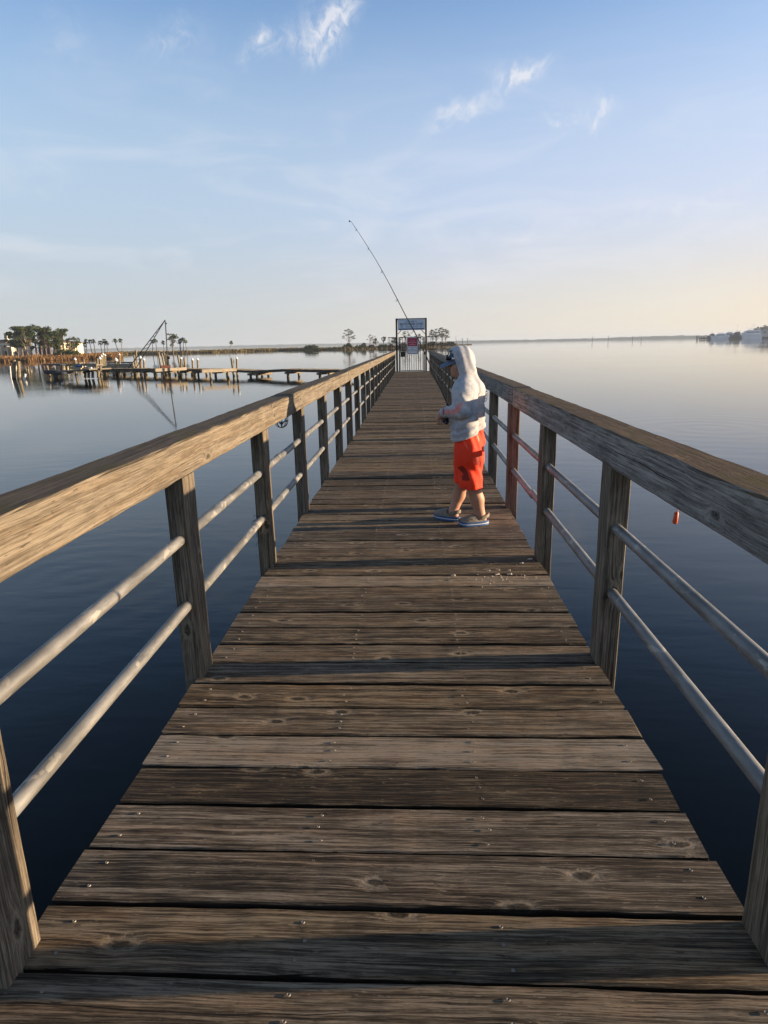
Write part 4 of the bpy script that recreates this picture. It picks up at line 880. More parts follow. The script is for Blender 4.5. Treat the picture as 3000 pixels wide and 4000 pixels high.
def pine(px, ytop, ybase, Y, label, group, w=.6, seed=0, dens=26, bare=.52, lean=0.0, zb=-.9, size=.42, cat='pine tree', name='pine_tree'):
    r = np.random.default_rng(seed); b = at(px, 1360, Y); b.z = zb; top = at(px, ytop, Y).z; H = top - zb; W = H*w; limbs = []; cl = []
    n = max(6, int(9*w/.5))
    for i in range(n):
        a = r.random()*6.28; f = bare + (1-bare)*(i+.5)/n; rad = W*.5*math.sin(math.pi*min(1, .30 + .72*(1-(f-bare)/(1-bare))))*(.55+.5*r.random()); dx, dy = math.cos(a)*rad + lean*f, math.sin(a)*rad; dz = H*(f + .04*r.random())
        limbs.append((max(.4, f-.18), dx*.85, dy*.85, dz - .02*H)); s_ = H*.085*(.7+.7*r.random()); cl.append((dx, dy, dz, s_*1.5, s_*1.5, s_*.55))
    for q in range(3): cl.append((lean + r.normal()*W*.12, r.normal()*W*.12, H*(.93 + .03*r.normal()), H*.10, H*.10, H*.05))
    return tree(name, b, H, limbs, cl, label, cat, group, M_PINE, dens, size, max(.13, H*.017), lean, True, None, .6)
def oak(px, ytop, Y, wpx, label, group, seed, zb=-.9, dens=24, bare=.35, mleaf=None, name='oak_tree', cat='tree', size=.5):
    r = np.random.default_rng(seed); b = at(px, 1360, Y); b.z = zb; H = at(px, ytop, Y).z - zb; W = wpx*Y/FPX; limbs = []; cl = []
    for i in range(13):
        a = r.random()*6.28; f = bare + (1-bare)*r.random()**.8; rad = W*.5*(.35+.6*r.random())*math.sin(math.pi*min(1, max(.2, 1.12-f*.85))); dx, dy, dz = math.cos(a)*rad, math.sin(a)*rad, H*f*.93; limbs.append((max(.25, f*.6), dx*.8, dy*.8, dz)); s_ = W*.14*(.7+.7*r.random()); cl.append((dx, dy, dz, s_*1.25, s_*1.25, s_*.8))
    cl.append((0, 0, H*.90, W*.2, W*.2, H*.08))
    return tree(name, b, H, limbs, cl, label, cat, group, mleaf or M_LEAF, dens, size, max(.16, H*.028), 0, True, None, .8)
GP = 'pines of the grove on the left shore'
for i, (px, yt, Y, w, lab) in enumerate([(66,1271,262,.62,'leftmost pine of the grove, with a dark crown leaning over the pale house'), (84,1270,270,.5,'tall pine second from the left of the grove'), (104,1276,258,.5,'grove pine with a lower crown between two taller ones'), (140,1264,266,.62,'tallest pine at the middle of the grove'), (160,1270,272,.5,'grove pine just right of the tallest one'), (195,1270,264,.62,'broad pine right of the middle of the grove'), (214,1290,268,.5,'shorter pine at the right edge of the dense grove'), (122,1296,250,.5,'low young pine in front of the grove'), (178,1306,252,.5,'short bushy pine in front of the dark blue house'), (230,1302,262,.45,'slim pine below the lone flat-topped one')]):
    oak(px, yt, Y, (1374-yt)*w*1.3, lab, GP, 20+i, -.85, 40, .40, M_PINE, 'pine_tree', 'pine tree', .42)
pine(253, 1287, 1350, 275, 'lone flat-topped pine standing between the grove and the oak', 'pines with bare trunks', .50, 41, 22, .78, -.6, -.85, .5)
GO = 'broadleaf trees along the left shore'
oak(290, 1312, 268, 52, 'wide dark oak at the right end of the pale houses', GO, 51)
oak(236, 1330, 250, 30, 'small dark oak in front of the pale house right of the grove', GO, 56, dens=40); oak(275, 1318, 258, 30, 'small round oak left of the wide one', GO, 52)
oak(675, 1300, 330, 44, 'lone oak with a vine-covered trunk right of the crane mast', GO, 53, dens=16)
oak(15, 1330, 292, 40, 'dark tree behind the roof of the leftmost pale house', GO, 54); oak(44, 1322, 295, 40, 'dark tree between the leftmost house and the grove', GO, 55)
def shrub(name, px, y0, y1, wpx, Y, label, group, m, seed, cat='bush', zb=-.7):
    r = np.random.default_rng(seed); b = at(px, y0, Y); b.z = zb; H = max(.8, at(px, y1, Y).z - zb); W = wpx*Y/FPX; t = thing(name, b, label, cat, group); c = MB(); B = np.array(b)
    for i in range(max(5, int(wpx/4))):
        dx = (r.random()-.5)*W*.8; h = H*(.45 + .45*r.random())*(1 - .5*abs(dx)/(W*.5)); clump(c, B + np.array([dx, r.normal()*W*.12, h*.6]), (W*.18, W*.18, h*.42), 60, .42*Y/400+.12)
    c.build('crown', m, t); k = MB()
    for q in range(3): k.tube([B + np.array([r.normal()*W*.08, 0, -.3]), B + np.array([r.normal()*W*.2, 0, H*.5])], [.08, .04], 5)
    k.build('stem', M_BARK, t); return t
GB = 'low bushes along the shores'
for i, a in enumerate([(255,1366,1350,90,256,'long low green hedge below the pale houses',M_LEAF), (1214,1358,1340,52,405,'isolated round dark bush on the marsh spit',M_PINE), (1362,1352,1331,30,415,'green bush at the foot of the tall umbrella pine',M_LEAF), (1344,1352,1344,22,412,'low bush just left of the umbrella pine',M_PINE), (1398,1352,1343,22,418,'small round bush right of the umbrella pine',M_LEAF), (1422,1351,1336,34,422,'dark bush midway between the umbrella pine and the pair',M_PINE), (1450,1350,1338,20,424,'reddish dry bush under the pair of thin pines',M_DRY), (1495,1349,1337,40,430,'low dense bush below the round-headed tree',M_LEAF), (1525,1348,1340,30,432,'dry brown bush left of the gate post',M_DRY), (1575,1346,1334,50,440,'wide dry bush seen through the gate bars',M_DRY), (1620,1345,1332,40,442,'reddish shrub behind the crimson notice',M_DRY), (1690,1342,1326,46,455,'green thicket under the pines right of the gate',M_LEAF), (1722,1342,1327,44,452,'reddish brown thicket under the pines right of the gate',M_DRY), (1755,1343,1328,44,455,'dark green thicket near the dead snag',M_PINE), (1768,1344,1332,24,450,'dry brown bush at the foot of the dead snag',M_DRY)]):
    shrub('bush', *a[:6], GB, a[6], 60+i)
def umbrella(px, yt, Y, wpx, label, seed, bare=.55, name='pine_tree', n=13, s=1.0):
    r = np.random.default_rng(seed); b = at(px, 1350, Y); b.z = -.6; H = at(px, yt, Y).z + .6; W = wpx*Y/FPX; limbs = []; cl = []
    for i in range(n):
        a = i*2.4 + r.random(); q = (i+.5)/n; rad = W*.5*(1 - .75*q**1.6)*(.75 + .3*r.random()); f = bare + (.97-bare)*q; dx, dy = math.cos(a)*rad, math.sin(a)*rad*.8; dz = H*f; limbs.append((bare*.72 + .2*q, dx*.92, dy*.92, dz)); s_ = W*.085*s*(.7+.6*r.random()); cl.append((dx, dy, dz, s_*1.5, s_*1.2, s_*.55))
    return tree(name, b, H, limbs, cl, label, 'pine tree', 'sparse pines on the islet', M_PINE, 42, .36, H*.020, 0, True, None, .6)
umbrella(1364, 1283, 420, 50, 'tall umbrella pine on a bare trunk, left of the welcome sign', 81, .48, n=17)
umbrella(1446, 1306, 426, 24, 'left tree of the pair of thin flat-topped pines', 82, .55, n=9, s=1.1); umbrella(1459, 1309, 428, 28, 'right tree of the pair of thin flat-topped pines', 83, .5, n=10, s=1.1)
oak(1469, 1322, 424, 22, 'leafy green tree right of the pair of thin pines', 'islet broadleaf trees', 84, -.6)
oak(1499, 1313, 432, 18, 'narrow round-headed tree left of the gate', 'islet broadleaf trees', 85, -.6, 30, .5, M_PINE)
oak(1540, 1317, 440, 24, 'dark tree seen through the left side panel of the gate', 'islet broadleaf trees', 86, -.6, 28, .4, M_PINE)
umbrella(1586, 1292, 446, 46, 'layered pine seen beneath the welcome sign on the left', 87, .40, n=15, s=1.1); umbrella(1633, 1303, 450, 36, 'flat-topped pine seen beneath the welcome sign on the right', 88, .55, n=11, s=1.2)
for q in ((1688,1287,.55,36,89,'left pine of the cluster right of the gate'), (1705,1283,.5,36,90,'second pine of the cluster right of the gate'), (1727,1278,.45,44,91,'tallest pine of the cluster right of the gate'), (1741,1284,.5,36,92,'rightmost pine of the cluster right of the gate')): umbrella(q[0], q[1], 458, q[3], q[5], q[4], q[2], n=13, s=1.25)
sn = MB(); b = at(1781, 1342, 450); b.z = -.6; H = at(1781, 1309, 450).z + .6; sn.tube([b, b + Vector((.3,0,H*.4)), b + Vector((-.2,0,H*.75)), b + Vector((.1,0,H))], [.22,.17,.11,.05], 6); sn.tube([b + Vector((.2,0,H*.3)), b + Vector((1.0,0,H*.45))], [.08,.03], 5)
tag(sn.build('dead_snag', plain('bleached_wood', (.22,.18,.15), .9)), 'thin bleached dead trunk at the right end of the islet', 'dead tree')
def palm(px, yt, Y, label, lean=0.0, heads=1):
    b = at(px, 1362, Y); b.z = -.9; top = at(px, yt, Y); H = top.z + .9; t = thing('palm_tree', b, label, 'palm tree', 'cabbage palms on the marsh'); B = Vector(b)
    k = MB(); pts = [B + Vector((-lean*(1-q)**1.5*1.0 if lean else .08*math.sin(q*4), 0, (H-.7)*q)) for q in (0,.25,.5,.75,1)]; k.tube(pts, [.20,.17,.155,.15,.15], 7); k.build('trunk', M_PALMB, t)
    c = MB(); ce = pts[-1] + Vector((0,0,.1)); r = random
    for i in range(34):
        a = r.uniform(0, 6.28); el = r.uniform(-.9, 1.3); L = r.uniform(.75, 1.15); d = Vector((math.cos(a)*math.cos(el), math.sin(a)*math.cos(el), math.sin(el))); e = ce + d*L; tp = e + Vector((d.x*.35, d.y*.35, -.42)); s_ = d.cross(Vector((0,0,1))).normalized()*.20
        c.add([ce, e - s_, e + s_, tp - s_*1.1, tp + s_*1.1], [(0,1,2), (1,3,4,2)])
    c.build('crown', M_PINE, t); return t
for px, yt, lab, ln in [(313,1334,'palm touching the right edge of the oak',0), (331,1341,'shortest palm, right of the oak',0), (340,1327,'left palm of the close group of three',0.5), (354,1329,'middle palm of the close group of three',-.5), (369,1327,'right palm of the close group of three',0), (395,1333,'palm standing alone above the white-capped piles',0), (411,1326,'taller palm of a leaning pair',0.6), (419,1334,'shorter palm of a leaning pair',-.4), (453,1325,'palm with a trunk curving to the left',-1.6), (476,1325,'tall straight palm right of the curved one',0), (598,1329,'palm half hidden by the crane boom',0.5), (611,1325,'tall palm just right of the crane boom',0), (640,1333,'palm between the boom and the crane mast',0), (703,1330,'bushy palm right of the lone oak',0), (708,1325,'palm right behind the bushy one',.4), (718,1319,'tallest palm, right of the lone oak',0.3), (726,1328,'rightmost palm beside the tallest one',-.7), (905,1333,'lone palm bent like a question mark on the spit',2.6)]:
    palm(px, yt, 300 if px < 500 else (335 if px < 800 else 378), lab, ln)

# ------------------------------------------------------------------ houses on the left shore
M_STUCCO = plain('cream_stucco', (.72,.62,.46), .85, 0, .08, .3); M_ROOF = plain('brown_roof', (.085,.06,.05), .9, 0, .2, .5); M_PANE = plain('window_pane', (.05,.055,.06), .2, 0, .2); M_BLUEW = plain('dark_blue_wall', (.03,.05,.11), .7)
def house(px0, px1, ytop, yeave, D, label, wallm, wins, nroof=1, chim=()):
    a, b = at(px0, 1368, D), at(px1, 1368, D); zb = -.9; H = at(px0, yeave, D).z - zb; R = at(px0, ytop, D).z - zb; W = b.x - a.x; cx = (a.x+b.x)/2
    t = thing('house', (cx, D, zb), label, 'house', 'pale houses behind the marsh'); dep = 5.0; c = lambda x, y, z: (cx + x, D + y, zb + z)
    mb = MB(); mb.box(c(0, dep/2, H/2 - .5), (W, dep, H + 1)); mb.build('wall', wallm, t)
    for k in range(nroof):
        x0 = -W/2 + W*k/nroof - .3; x1 = -W/2 + W*(k+1)/nroof + .3; xm = (x0+x1)/2; mb = MB()
        mb.add([c(x0,-.5,H), c(x1,-.5,H), c(x1,dep+.5,H), c(x0,dep+.5,H), c(xm - (x1-x0)*.18,dep*.5,R), c(xm + (x1-x0)*.18,dep*.5,R)], [(0,1,5,4), (1,2,5), (2,3,4,5), (3,0,4), (3,2,1,0)]); mb.build('roof', M_ROOF, t)
    for (fx, fz, fw, fh) in wins:
        mb = MB(); mb.box(c(-W/2 + W*fx, -.02, H*fz), (fw+.25, .16, fh+.25)); f = mb.build('window', M_WHITE, t)
        mb = MB(); mb.box(c(-W/2 + W*fx, -.11, H*fz), (fw, .05, fh)); p = mb.build('pane', M_PANE, t); p.parent = f
    for fx, hh, ww in chim:
        mb = MB(); mb.box(c(-W/2 + W*fx, 2.2, R + hh/2 - 1.2), (ww, 1.4, hh + 1.6)); mb.build('chimney', M_STUCCO, t)
    # bays standing forward catch the low sun on their right sides
    for fx in (.3, .8):
        mb = MB(); mb.box(c(-W/2 + W*fx, -1.1, H*.40 - .5), (W*.13, 2.2, H*.80 + 1)); mb.build('bay', wallm, t)
W6 = [(.08,.32,1.1,1.6), (.20,.32,.8,1.4), (.45,.32,1.3,1.8), (.57,.32,1.0,1.6), (.70,.32,.9,1.5), (.93,.32,.9,1.5), (.12,.75,.9,1.1), (.5,.75,1.0,1.1), (.65,.75,1.0,1.1), (.93,.75,.8,1.0)]
house(-30, 26, 1327, 1339, 285, 'leftmost pale house cut by the edge of the picture', M_STUCCO, W6, 1, ((.92, 3.2, 1.2),))
house(30, 62, 1331, 1341, 282, 'pale house second from the left, just left of the grove', M_STUCCO, W6, 1, ((.75, 3.6, .9),))
house(64, 98, 1336, 1343, 288, 'pale house half hidden by the left trunks of the grove', M_STUCCO, W6, 2)
house(156, 178, 1334, 1344, 290, 'dark blue house glimpsed between the grove trunks', M_BLUEW, W6[:4], 1)
house(208, 252, 1329, 1340, 284, 'pale house right of the grove, behind the green hedge', M_STUCCO, W6, 2, ((.4, 1.6, .8),))
house(256, 304, 1332, 1342, 290, 'rightmost pale house under the wide oak', M_STUCCO, W6, 2)

# ------------------------------------------------------------------ the old dock on the left
DZ = -.63; DA = atz(1345, 1445.5, DZ); DB = atz(396, 1440, DZ); du = (DB - DA).normalized(); dn2 = Vector((du.y, -du.x, 0)); dn2 = dn2 if dn2.y > 0 else -dn2
def dpt(px):                                                 # point of the dock's front edge seen at picture column px
    d = ray(px, 1450); n = Vector((d[1], -d[0], 0)); t = -(DA.x*n.x + DA.y*n.y) / (du.x*n.x + du.y*n.y); return DA + du*t
def sag(px): return -.13*math.exp(-((px-992)/70)**2) + .05*math.exp(-((px-1110)/60)**2)
dock = thing('old_dock', dpt(800), 'long grey dock on short piles left of the walkway, dipping in the middle', 'dock')
xs = [1345, 1240, 1170, 1113, 1050, 992, 930, 860, 760, 640, 520, 396]; DW = 1.75
mb = MB()
for a, b in zip(xs[:-1], xs[1:]):
    p, q = dpt(a), dpt(b); p.z += sag(a); q.z += sag(b); L = (q-p).length; n = int(L/.152)
    for k in range(n):
        c = p.lerp(q, (k+.5)/n); c.z += random.gauss(0,.008); mb.beam(c - dn2*(.06 + random.random()*.05), c + dn2*(DW + random.random()*.08), .138, .04, tint=(random.uniform(.3,.75), random.random(), random.uniform(.35,.7)))
mb.build('walkway', M_DOCK, dock)
for off in (.06, DW - .06):
    mb = MB()
    for a, b in zip(xs[:-1], xs[1:]):
        p, q = dpt(a), dpt(b); p.z += sag(a) - .125; q.z += sag(b) - .125; mb.beam(p + dn2*off, q + dn2*off, .06, .20, tint=(.3,.4,.4))
    mb.build('stringer', M_DOCK, dock)
for px in (1290, 1246, 1121, 1000, 975, 838, 757, 700, 636, 600, 560, 522, 480, 440, 404):
    p = dpt(px); s_ = sag(px); wide = px in (1000,)
    mb = MB(); mb.beam(p - dn2*.25 + Vector((0,0,-.33+s_)), p + dn2*(DW+.3) + Vector((0,0,-.33+s_)), .20 if not wide else .34, .2, tint=(.55,.6,.6), cham=.01); mb.build('pile_cap', M_PILE, dock)
    mb = MB()
    mb.tube([p + dn2*.1 + Vector((0,0,-2.2)), p + dn2*.1 + Vector((0,0,-.42+s_))], .13, 9); mb.build('pile', M_PILE, dock)
    mb = MB(); mb.tube([p + dn2*(DW-.1) + Vector((0,0,-2.2)), p + dn2*(DW-.1) + Vector((0,0,-.42+s_))], .12, 9); mb.build('pile', M_PILE, dock)
GM = 'mooring piles standing around the old dock'
def pile(px, ytop, off, r, cap, label, lean=0.0, Y=None):
    b = at(px, 1440, dpt(px).y + off*.9 if Y is None else Y); top = at(px, ytop, b.y); b = Vector((b.x, b.y, WATER - .8)); tv = Vector((top.x, top.y, top.z)); b.x += lean; b.x += (top.x - b.x) * 0
    t = thing('mooring_pile', (b.x, b.y, WATER), label, 'mooring pile', GM); hc = r*1.7 if cap else 0
    mb = MB(); e = tv - Vector((0,0,hc)); mb.tube([b, b.lerp(e, .5), e], [r*1.06, r, r*.95], 11); mb.build('post', M_PILE, t)
    if cap:
        mb = MB(); mb.tube([e - Vector((0,0,.05)), e + Vector((0,0,.02)), e + Vector((0,0,.03)), tv], [r*1.12, r*1.14, r*1.1, .012], 12); mb.build('cap', M_WHITE, t)
for a in [(924,1393,1.95,.105,1,'rightmost white-capped pile, last of the row on the dock'), (904,1399,1.95,.12,0,'bare pile beside the rightmost white-capped one',.25), (771,1397,1.95,.11,1,'right one of two white-capped piles left of the wide gap'), (751,1398,1.95,.11,1,'left one of two white-capped piles left of the wide gap'),
          (719,1398,5,.115,0,'bare pile right of a white-capped pile and behind the sunlit plank',.2), (706,1393,5,.12,1,'white-capped pile between two bare ones behind the sunlit plank'), (694,1388,8,.115,0,'tall bare pile left of the white cap behind the sunlit plank',.5),
          (653,1386,7,.11,0,'bare pile closest to the crane mast',.3), (647,1385,8,.11,0,'second bare pile left of the crane mast',.45), (641,1381,9,.12,0,'third bare pile left of the crane mast',.5), (631,1380,10,.12,0,'fourth bare pile left of the crane mast',.6), (619,1376,11,.125,0,'tallest and farthest left of the bare piles by the crane mast',.4),
          (561,1398,1.9,.115,1,'white-capped pile just right of the crane boom foot'), (547,1389,2.2,.155,1,'thick sunlit white-capped pile at the crane boom foot'), (531,1368,12,.12,0,'tallest bare pile behind the crane boom'), (523,1386,10,.11,0,'bare pile leaning behind the crane boom',.3),
          (466,1380,24,.13,1,'far white-capped pile behind the finger docks'), (452,1396,1.2,.20,1,'thickest white-capped pile at the left end of the dock'), (410,1383,20,.115,1,'farthest of four white-capped piles in a receding row'), (402,1378,14,.14,1,'tallest of four white-capped piles in a receding row'), (396,1385,9,.14,1,'second nearest of four white-capped piles in a receding row'), (389,1392,2,.16,1,'nearest of four white-capped piles in a receding row'), (380,1401,3,.13,0,'bare pile touching the nearest of the receding row'),
          (327,1403,10,.11,0,'bare pile standing behind the broken platform'), (292,1396,-.6,.15,1,'white-capped pile in front of the broken platform')]:
    pile(*a[:6], *(a[6:] or ()))
pile(55, 1406, 0, .19, 0, 'left one of a pair of dark piles alone at the far left', -.35, 69); pile(72, 1411, 0, .18, 0, 'right one of a pair of dark piles alone at the far left', -.2, 69)
pile(181, 1424, 0, .10, 0, 'short thin stake leaning left of the canopied float', .5, 74)
mb = MB(); p = at(91, 1478, 68); p.z = WATER - .3; q = at(99, 1461, 68); mb.tube([p, q], .11, 8); tag(mb.build('white_stake', M_WHITE), 'short white stake leaning in the water right of the pair of dark piles', 'stake')
mb = MB(); p = at(41, 1470, 75); p.z = WATER - .5; q = at(39, 1430, 75); mb.tube([p, q], .06, 8); tag(mb.build('white_marker_pole', M_WHITE), 'thin white pole in the water left of the pair of dark piles', 'pole')
GF = 'finger docks branching off the old dock'
def finger(pa, pb, w_, h_, zt, label, tint=(.6,.6,.6), npile=3):
    a, b = atz(*pa, zt), atz(*pb, zt); t = thing('finger_dock', (a+b)/2, label, 'finger dock', GF); mb = MB(); up = Vector((0,0,1)); mb.beam(a - up*h_/2, b - up*h_/2, w_, h_, seg=6, tint=tint); mb.build('planking', M_DOCK, t)
    for k in range(npile):
        c = a.lerp(b, (k+.5)/npile); mb = MB(); mb.tube([Vector((c.x, c.y, WATER-.6)), Vector((c.x, c.y, zt - h_*.9))], .12, 8); mb.build('pile', M_PILE, t)
finger((405,1414), (527,1413), 1.1, .26, -.55, 'farthest of three parallel finger docks behind the receding pile row'); finger((400,1422), (530,1421), 1.1, .26, -.55, 'middle of three parallel finger docks behind the receding pile row'); finger((396,1430), (535,1429), 1.1, .26, -.55, 'nearest of three parallel finger docks behind the receding pile row')
finger((604,1440), (726,1434.5), .3, .30, -.42, 'sunlit finger dock plank right of the crane mast', (.8,.6,.9), 2); finger((786,1444), (921,1438), .3, .28, -.42, 'sunlit finger dock plank ending at the rightmost piles', (.8,.6,.9), 2)
# lift crane
cb = dpt(655) + dn2*2.4; crane = thing('lift_crane', (cb.x, cb.y, DZ), 'black boat lift crane with a leaning mast and two raking boom struts on the dock', 'crane')
f_ = lambda x, y, d=0.0: at(x, y, cb.y + d)
mb = MB(); mb.tube([f_(657,1444), f_(651,1340), f_(645,1250)], [.065,.055,.05], 8); mb.build('mast', M_BLACK, crane)
for (x, y, d) in ((502,1438,1.5), (531,1438,-1.0)):
    mb = MB(); mb.tube([f_(x, y, d), f_(645, 1250)], [.05,.04], 7); mb.build('boom_strut', M_BLACK, crane)
mb = MB()
for i in range(1, 12):
    t = i/12.5; a = f_(502,1438,1.5).lerp(f_(645,1250), t); b = f_(531,1438,-1.0).lerp(f_(645,1250), min(1, t+.04)); mb.tube([a, b], .022, 5)
mb.build('lacing', M_BLACK, crane)
mb = MB(); mb.tube([f_(646,1263), f_(651,1263)], [.06,.09], 7); mb.build('sheave', M_BLACK, crane); mb = MB(); mb.ball(f_(660,1397), (.13,.13,.17), 8, 6); mb.tube([f_(655,1393), f_(661,1398)], .05, 6); mb.build('winch', M_BLACK, crane)
mb = MB(); mb.tube([f_(649,1264), f_(652,1320), f_(655,1440)], .010, 4); mb.build('cable', M_BLACK, crane)
mb = MB(); mb.box(f_(648,1436), (1.0,.6,.5), .4); mb.box(f_(640,1440), (.5,.5,.4), 1.0); tag(mb.build('winch_housing', plain('rusty_red', (.20,.07,.04), .8)), 'small rusty winch housing on the dock at the foot of the crane mast', 'winch')
# canopied float, broken platform
M_DKBLUE = plain('dark_tarpaulin', (.03,.038,.055), .7, 0, .2, 3); M_WOODR = M_PILE
FY = 70.5; t = thing('canopy_float', at(226, 1462, FY), 'low dark float with a flat canopy moored left of the broken platform', 'float'); FA = lambda x, y, d=0: at(x, y, FY + d)
mb = MB(); mb.beam(FA(187,1424,1), FA(256,1424,1), 2.2, .14, cham=.03); mb.build('canopy', M_DKBLUE, t)
mb = MB(); a, b = FA(194,1452,1), FA(262,1455,1); mb.beam(a, b, 2.2, .38, cham=.12, seg=4); mb.build('hull', M_DKBLUE, t)
for x in (193, 242):
    for d in (0, 1.9): mb = MB(); mb.tube([FA(x+2,1450,d), FA(x,1425,d)], .06, 6); mb.build('canopy_post', M_BLACK, t)
for x, y in ((201,1440), (209,1442), (225,1441), (248,1438)): mb = MB(); mb.box(FA(x,y,.8), (.26,.3,.42), .3); mb.build('crate', plain('weathered_box', (.45,.38,.29), .8), t)
mb = MB(); mb.box(FA(228,1462,1.2), (.5,1.2,.6)); mb.build('mooring_block', M_BLACK, t)
BY = 66.5; t = thing('broken_platform', at(330, 1450, BY), 'broken timber platform with a sagging ramp at the left end of the dock', 'platform'); FB = lambda x, y, d=0: at(x, y, BY + d)
mb = MB(); mb.beam(FB(262,1450,1.4), FB(392,1441,-2), 2.4, .14, seg=6, tint=(.6,.6,.6)); mb.build('floor', M_DOCK, t)
for y in (1423.5, 1427): mb = MB(); mb.beam(FB(258,y,2.6), FB(380,y-1,0), .07, .14, tint=(.6,.7,.6)); mb.build('top_board', M_PILE, t)
for x in (263, 274, 330, 377): mb = MB(); mb.beam(FB(x,1452,2.2-(x-263)*.02), FB(x-1,1421,2.2-(x-263)*.02), .13, .13, up=(0,1,0), tint=(.6,.6,.6)); mb.build('post', M_PILE, t)
mb = MB(); mb.beam(FB(276,1437,.4), FB(318,1440,0), .2, .22, tint=(.8,.6,.8)); mb.beam(FB(264,1456,0), FB(284,1450,0), .3, .25, tint=(.7,.6,.7)); mb.build('loose_plank', M_PILE, t)
mb = MB(); mb.beam(FB(332,1441,1.2), FB(382,1426,.6), 1.5, .07, tint=(.3,.2,.35)); mb.build('ramp', plain('grey_board', (.26,.25,.24), .8), t)
mb = MB(); mb.beam(FB(325,1455,-.4), FB(392,1441,-2.2), .1, .2, tint=(.2,.2,.2)); mb.build('stringer', M_DOCK, t)
for x in (333, 346, 362, 384): mb = MB(); mb.tube([FB(x,1476,-.2), FB(x,1450,-.2)], .14, 8); mb.build('pile', M_PILE, t)
mb = MB(); mb.ball(FB(309,1431,.4), (.36,.3,.20), 10, 6); mb.ball(FB(300,1431,.6), (.2,.2,.12), 8, 5); tag(mb.build('blue_tarp', plain('blue_tarp', (.03,.07,.19), .6)), 'crumpled dark blue tarp heaped on the broken platform', 'tarp')
for x, y, lab in ((347,1438.5,'small white bucket left of the white box on the broken platform'), (355,1438,'longer white box lying on the broken platform')):
    mb = MB(); mb.beam(FB(x-1.2-(x==355)*2,y,-.3), FB(x+1.2+(x==355)*2,y,-.3), .22, .2, cham=.04); tag(mb.build('white_box', M_WHITE), lab, 'box')

# ------------------------------------------------------------------ marina far on the right
MY = 900.0
def fm(x, y, d=0.0): return at(x, y + 14, MY + d)
M_HULL = plain('yacht_white', (.82,.83,.85), .35, 0, .05, .1); M_HULLB = plain('yacht_navy', (.05,.07,.12), .35); M_TINT = plain('tinted_glass', (.02,.025,.03), .15); M_RIG = plain('aluminium_rig', (.75,.72,.66), .35, .4)
def yacht(px0, px1, ywl, ydeck, label, hullm, d=0.0, cabin=(.3,.72), ycab=None, yfly=None, tower=None, rig=0):
    a, b = fm(px0, ywl, d), fm(px1, ywl, d); L = (b-a).length; u = (b-a).normalized(); s_ = Vector((-u.y, u.x, 0)).normalized(); s_ = s_ if s_.y > 0 else -s_; B = L*.26; zw = WATER - .3; zd = fm(px0, ydeck, d).z
    t = thing('motor_yacht', (a+b)/2, label, 'yacht', 'yachts in the far marina'); V = []; F = []; n = 12
    for i in range(n+1):
        f = i/n; w_ = B/2*min(1, (f*2.4)**.65); zz = zd + (1-f)**2*(zd-zw)*.28; c = a + u*(f*L)
        for sg, fl in ((-1,1), (-1,.72), (1,.72), (1,1)):
            q = c + s_*(sg*w_*fl) - (u*(1-f)*.0); V.append((q.x + (u.x*(L*.09*(1-f)) if fl < 1 else 0), q.y + (u.y*(L*.09*(1-f)) if fl < 1 else 0), zz if fl == 1 else zw))
    for i in range(n):
        for k in range(3): F.append((i*4+k, (i+1)*4+k, (i+1)*4+k+1, i*4+k+1))
        F.append((i*4+3, (i+1)*4+3, (i+1)*4, i*4))
    F.append((n*4, n*4+1, n*4+2, n*4+3)); mb = MB(); mb.add(V, F); mb.build('hull', hullm, t)
    def block(nm, f0, f1, z0, z1, wf, m_, rake=.06):
        mb = MB(); V = []
        for f, z, k in ((f0, z0, 1), (f1, z0, 1), (f1 - rake*.2, z1, .88), (f0 + rake, z1, .88)):
            for sg in (-1, 1): q = a + u*(f*L) + s_*(sg*B/2*wf*k); V.append((q.x, q.y, z))
        mb.add(V, [(0,2,4,6), (1,7,5,3), (0,1,3,2), (2,3,5,4), (4,5,7,6), (6,7,1,0)]); mb.build(nm, m_, t)
    if ycab:
        zc = fm(px0, ycab, d).z; block('cabin', cabin[0], cabin[1], zd - .1, zc, .78, hullm); block('window_band', cabin[0] + .03, cabin[1] - .02, zd + (zc-zd)*.42, zd + (zc-zd)*.78, .80, M_TINT)
        if yfly: zf = fm(px0, yfly, d).z; block('flybridge', cabin[0]+.14, cabin[1]-.03, zc, zc + (zf-zc)*.45, .66, hullm); block('hardtop', cabin[0]+.2, cabin[1]-.02, zf - .25, zf, .7, hullm, .02)
        if yfly:
            mb = MB()
            for f in (cabin[0]+.22, cabin[1]-.04):
                for sg in (-1, 1): q = a + u*(f*L) + s_*(sg*B*.3); mb.tube([(q.x,q.y,zc), (q.x,q.y,zf)], .12, 5)
            mb.build('hardtop_post', M_RIG, t)
        if tower:
            zt = fm(px0, tower, d).z; z0 = zf if yfly else zc; mb = MB(); fc_ = (cabin[0]+cabin[1])/2 + .06
            for f in (-.05, .06):
                for sg in (-1, 1): q = a + u*((fc_+f)*L) + s_*(sg*B*.28); e = a + u*((fc_+f*.6)*L) + s_*(sg*B*.16); mb.tube([(q.x,q.y,z0), (e.x,e.y,zt)], .10, 5)
            q0 = a + u*((fc_-.04)*L); q1 = a + u*((fc_+.06)*L); mb.beam((q0.x,q0.y,zt), (q1.x,q1.y,zt), B*.4, .25); mb.build('tower', M_RIG, t)
        for k in range(rig):
            f = cabin[1] - .05 - .12*k; q = a + u*(f*L); e = q + u*(L*(.10+.05*k)) + s_*((k-.5)*2); mb = MB(); mb.tube([(q.x,q.y,zc), (e.x,e.y,fm(px0, 1255 + 9*k, d).z)], [.14,.06], 5); mb.build('outrigger', M_RIG, t)
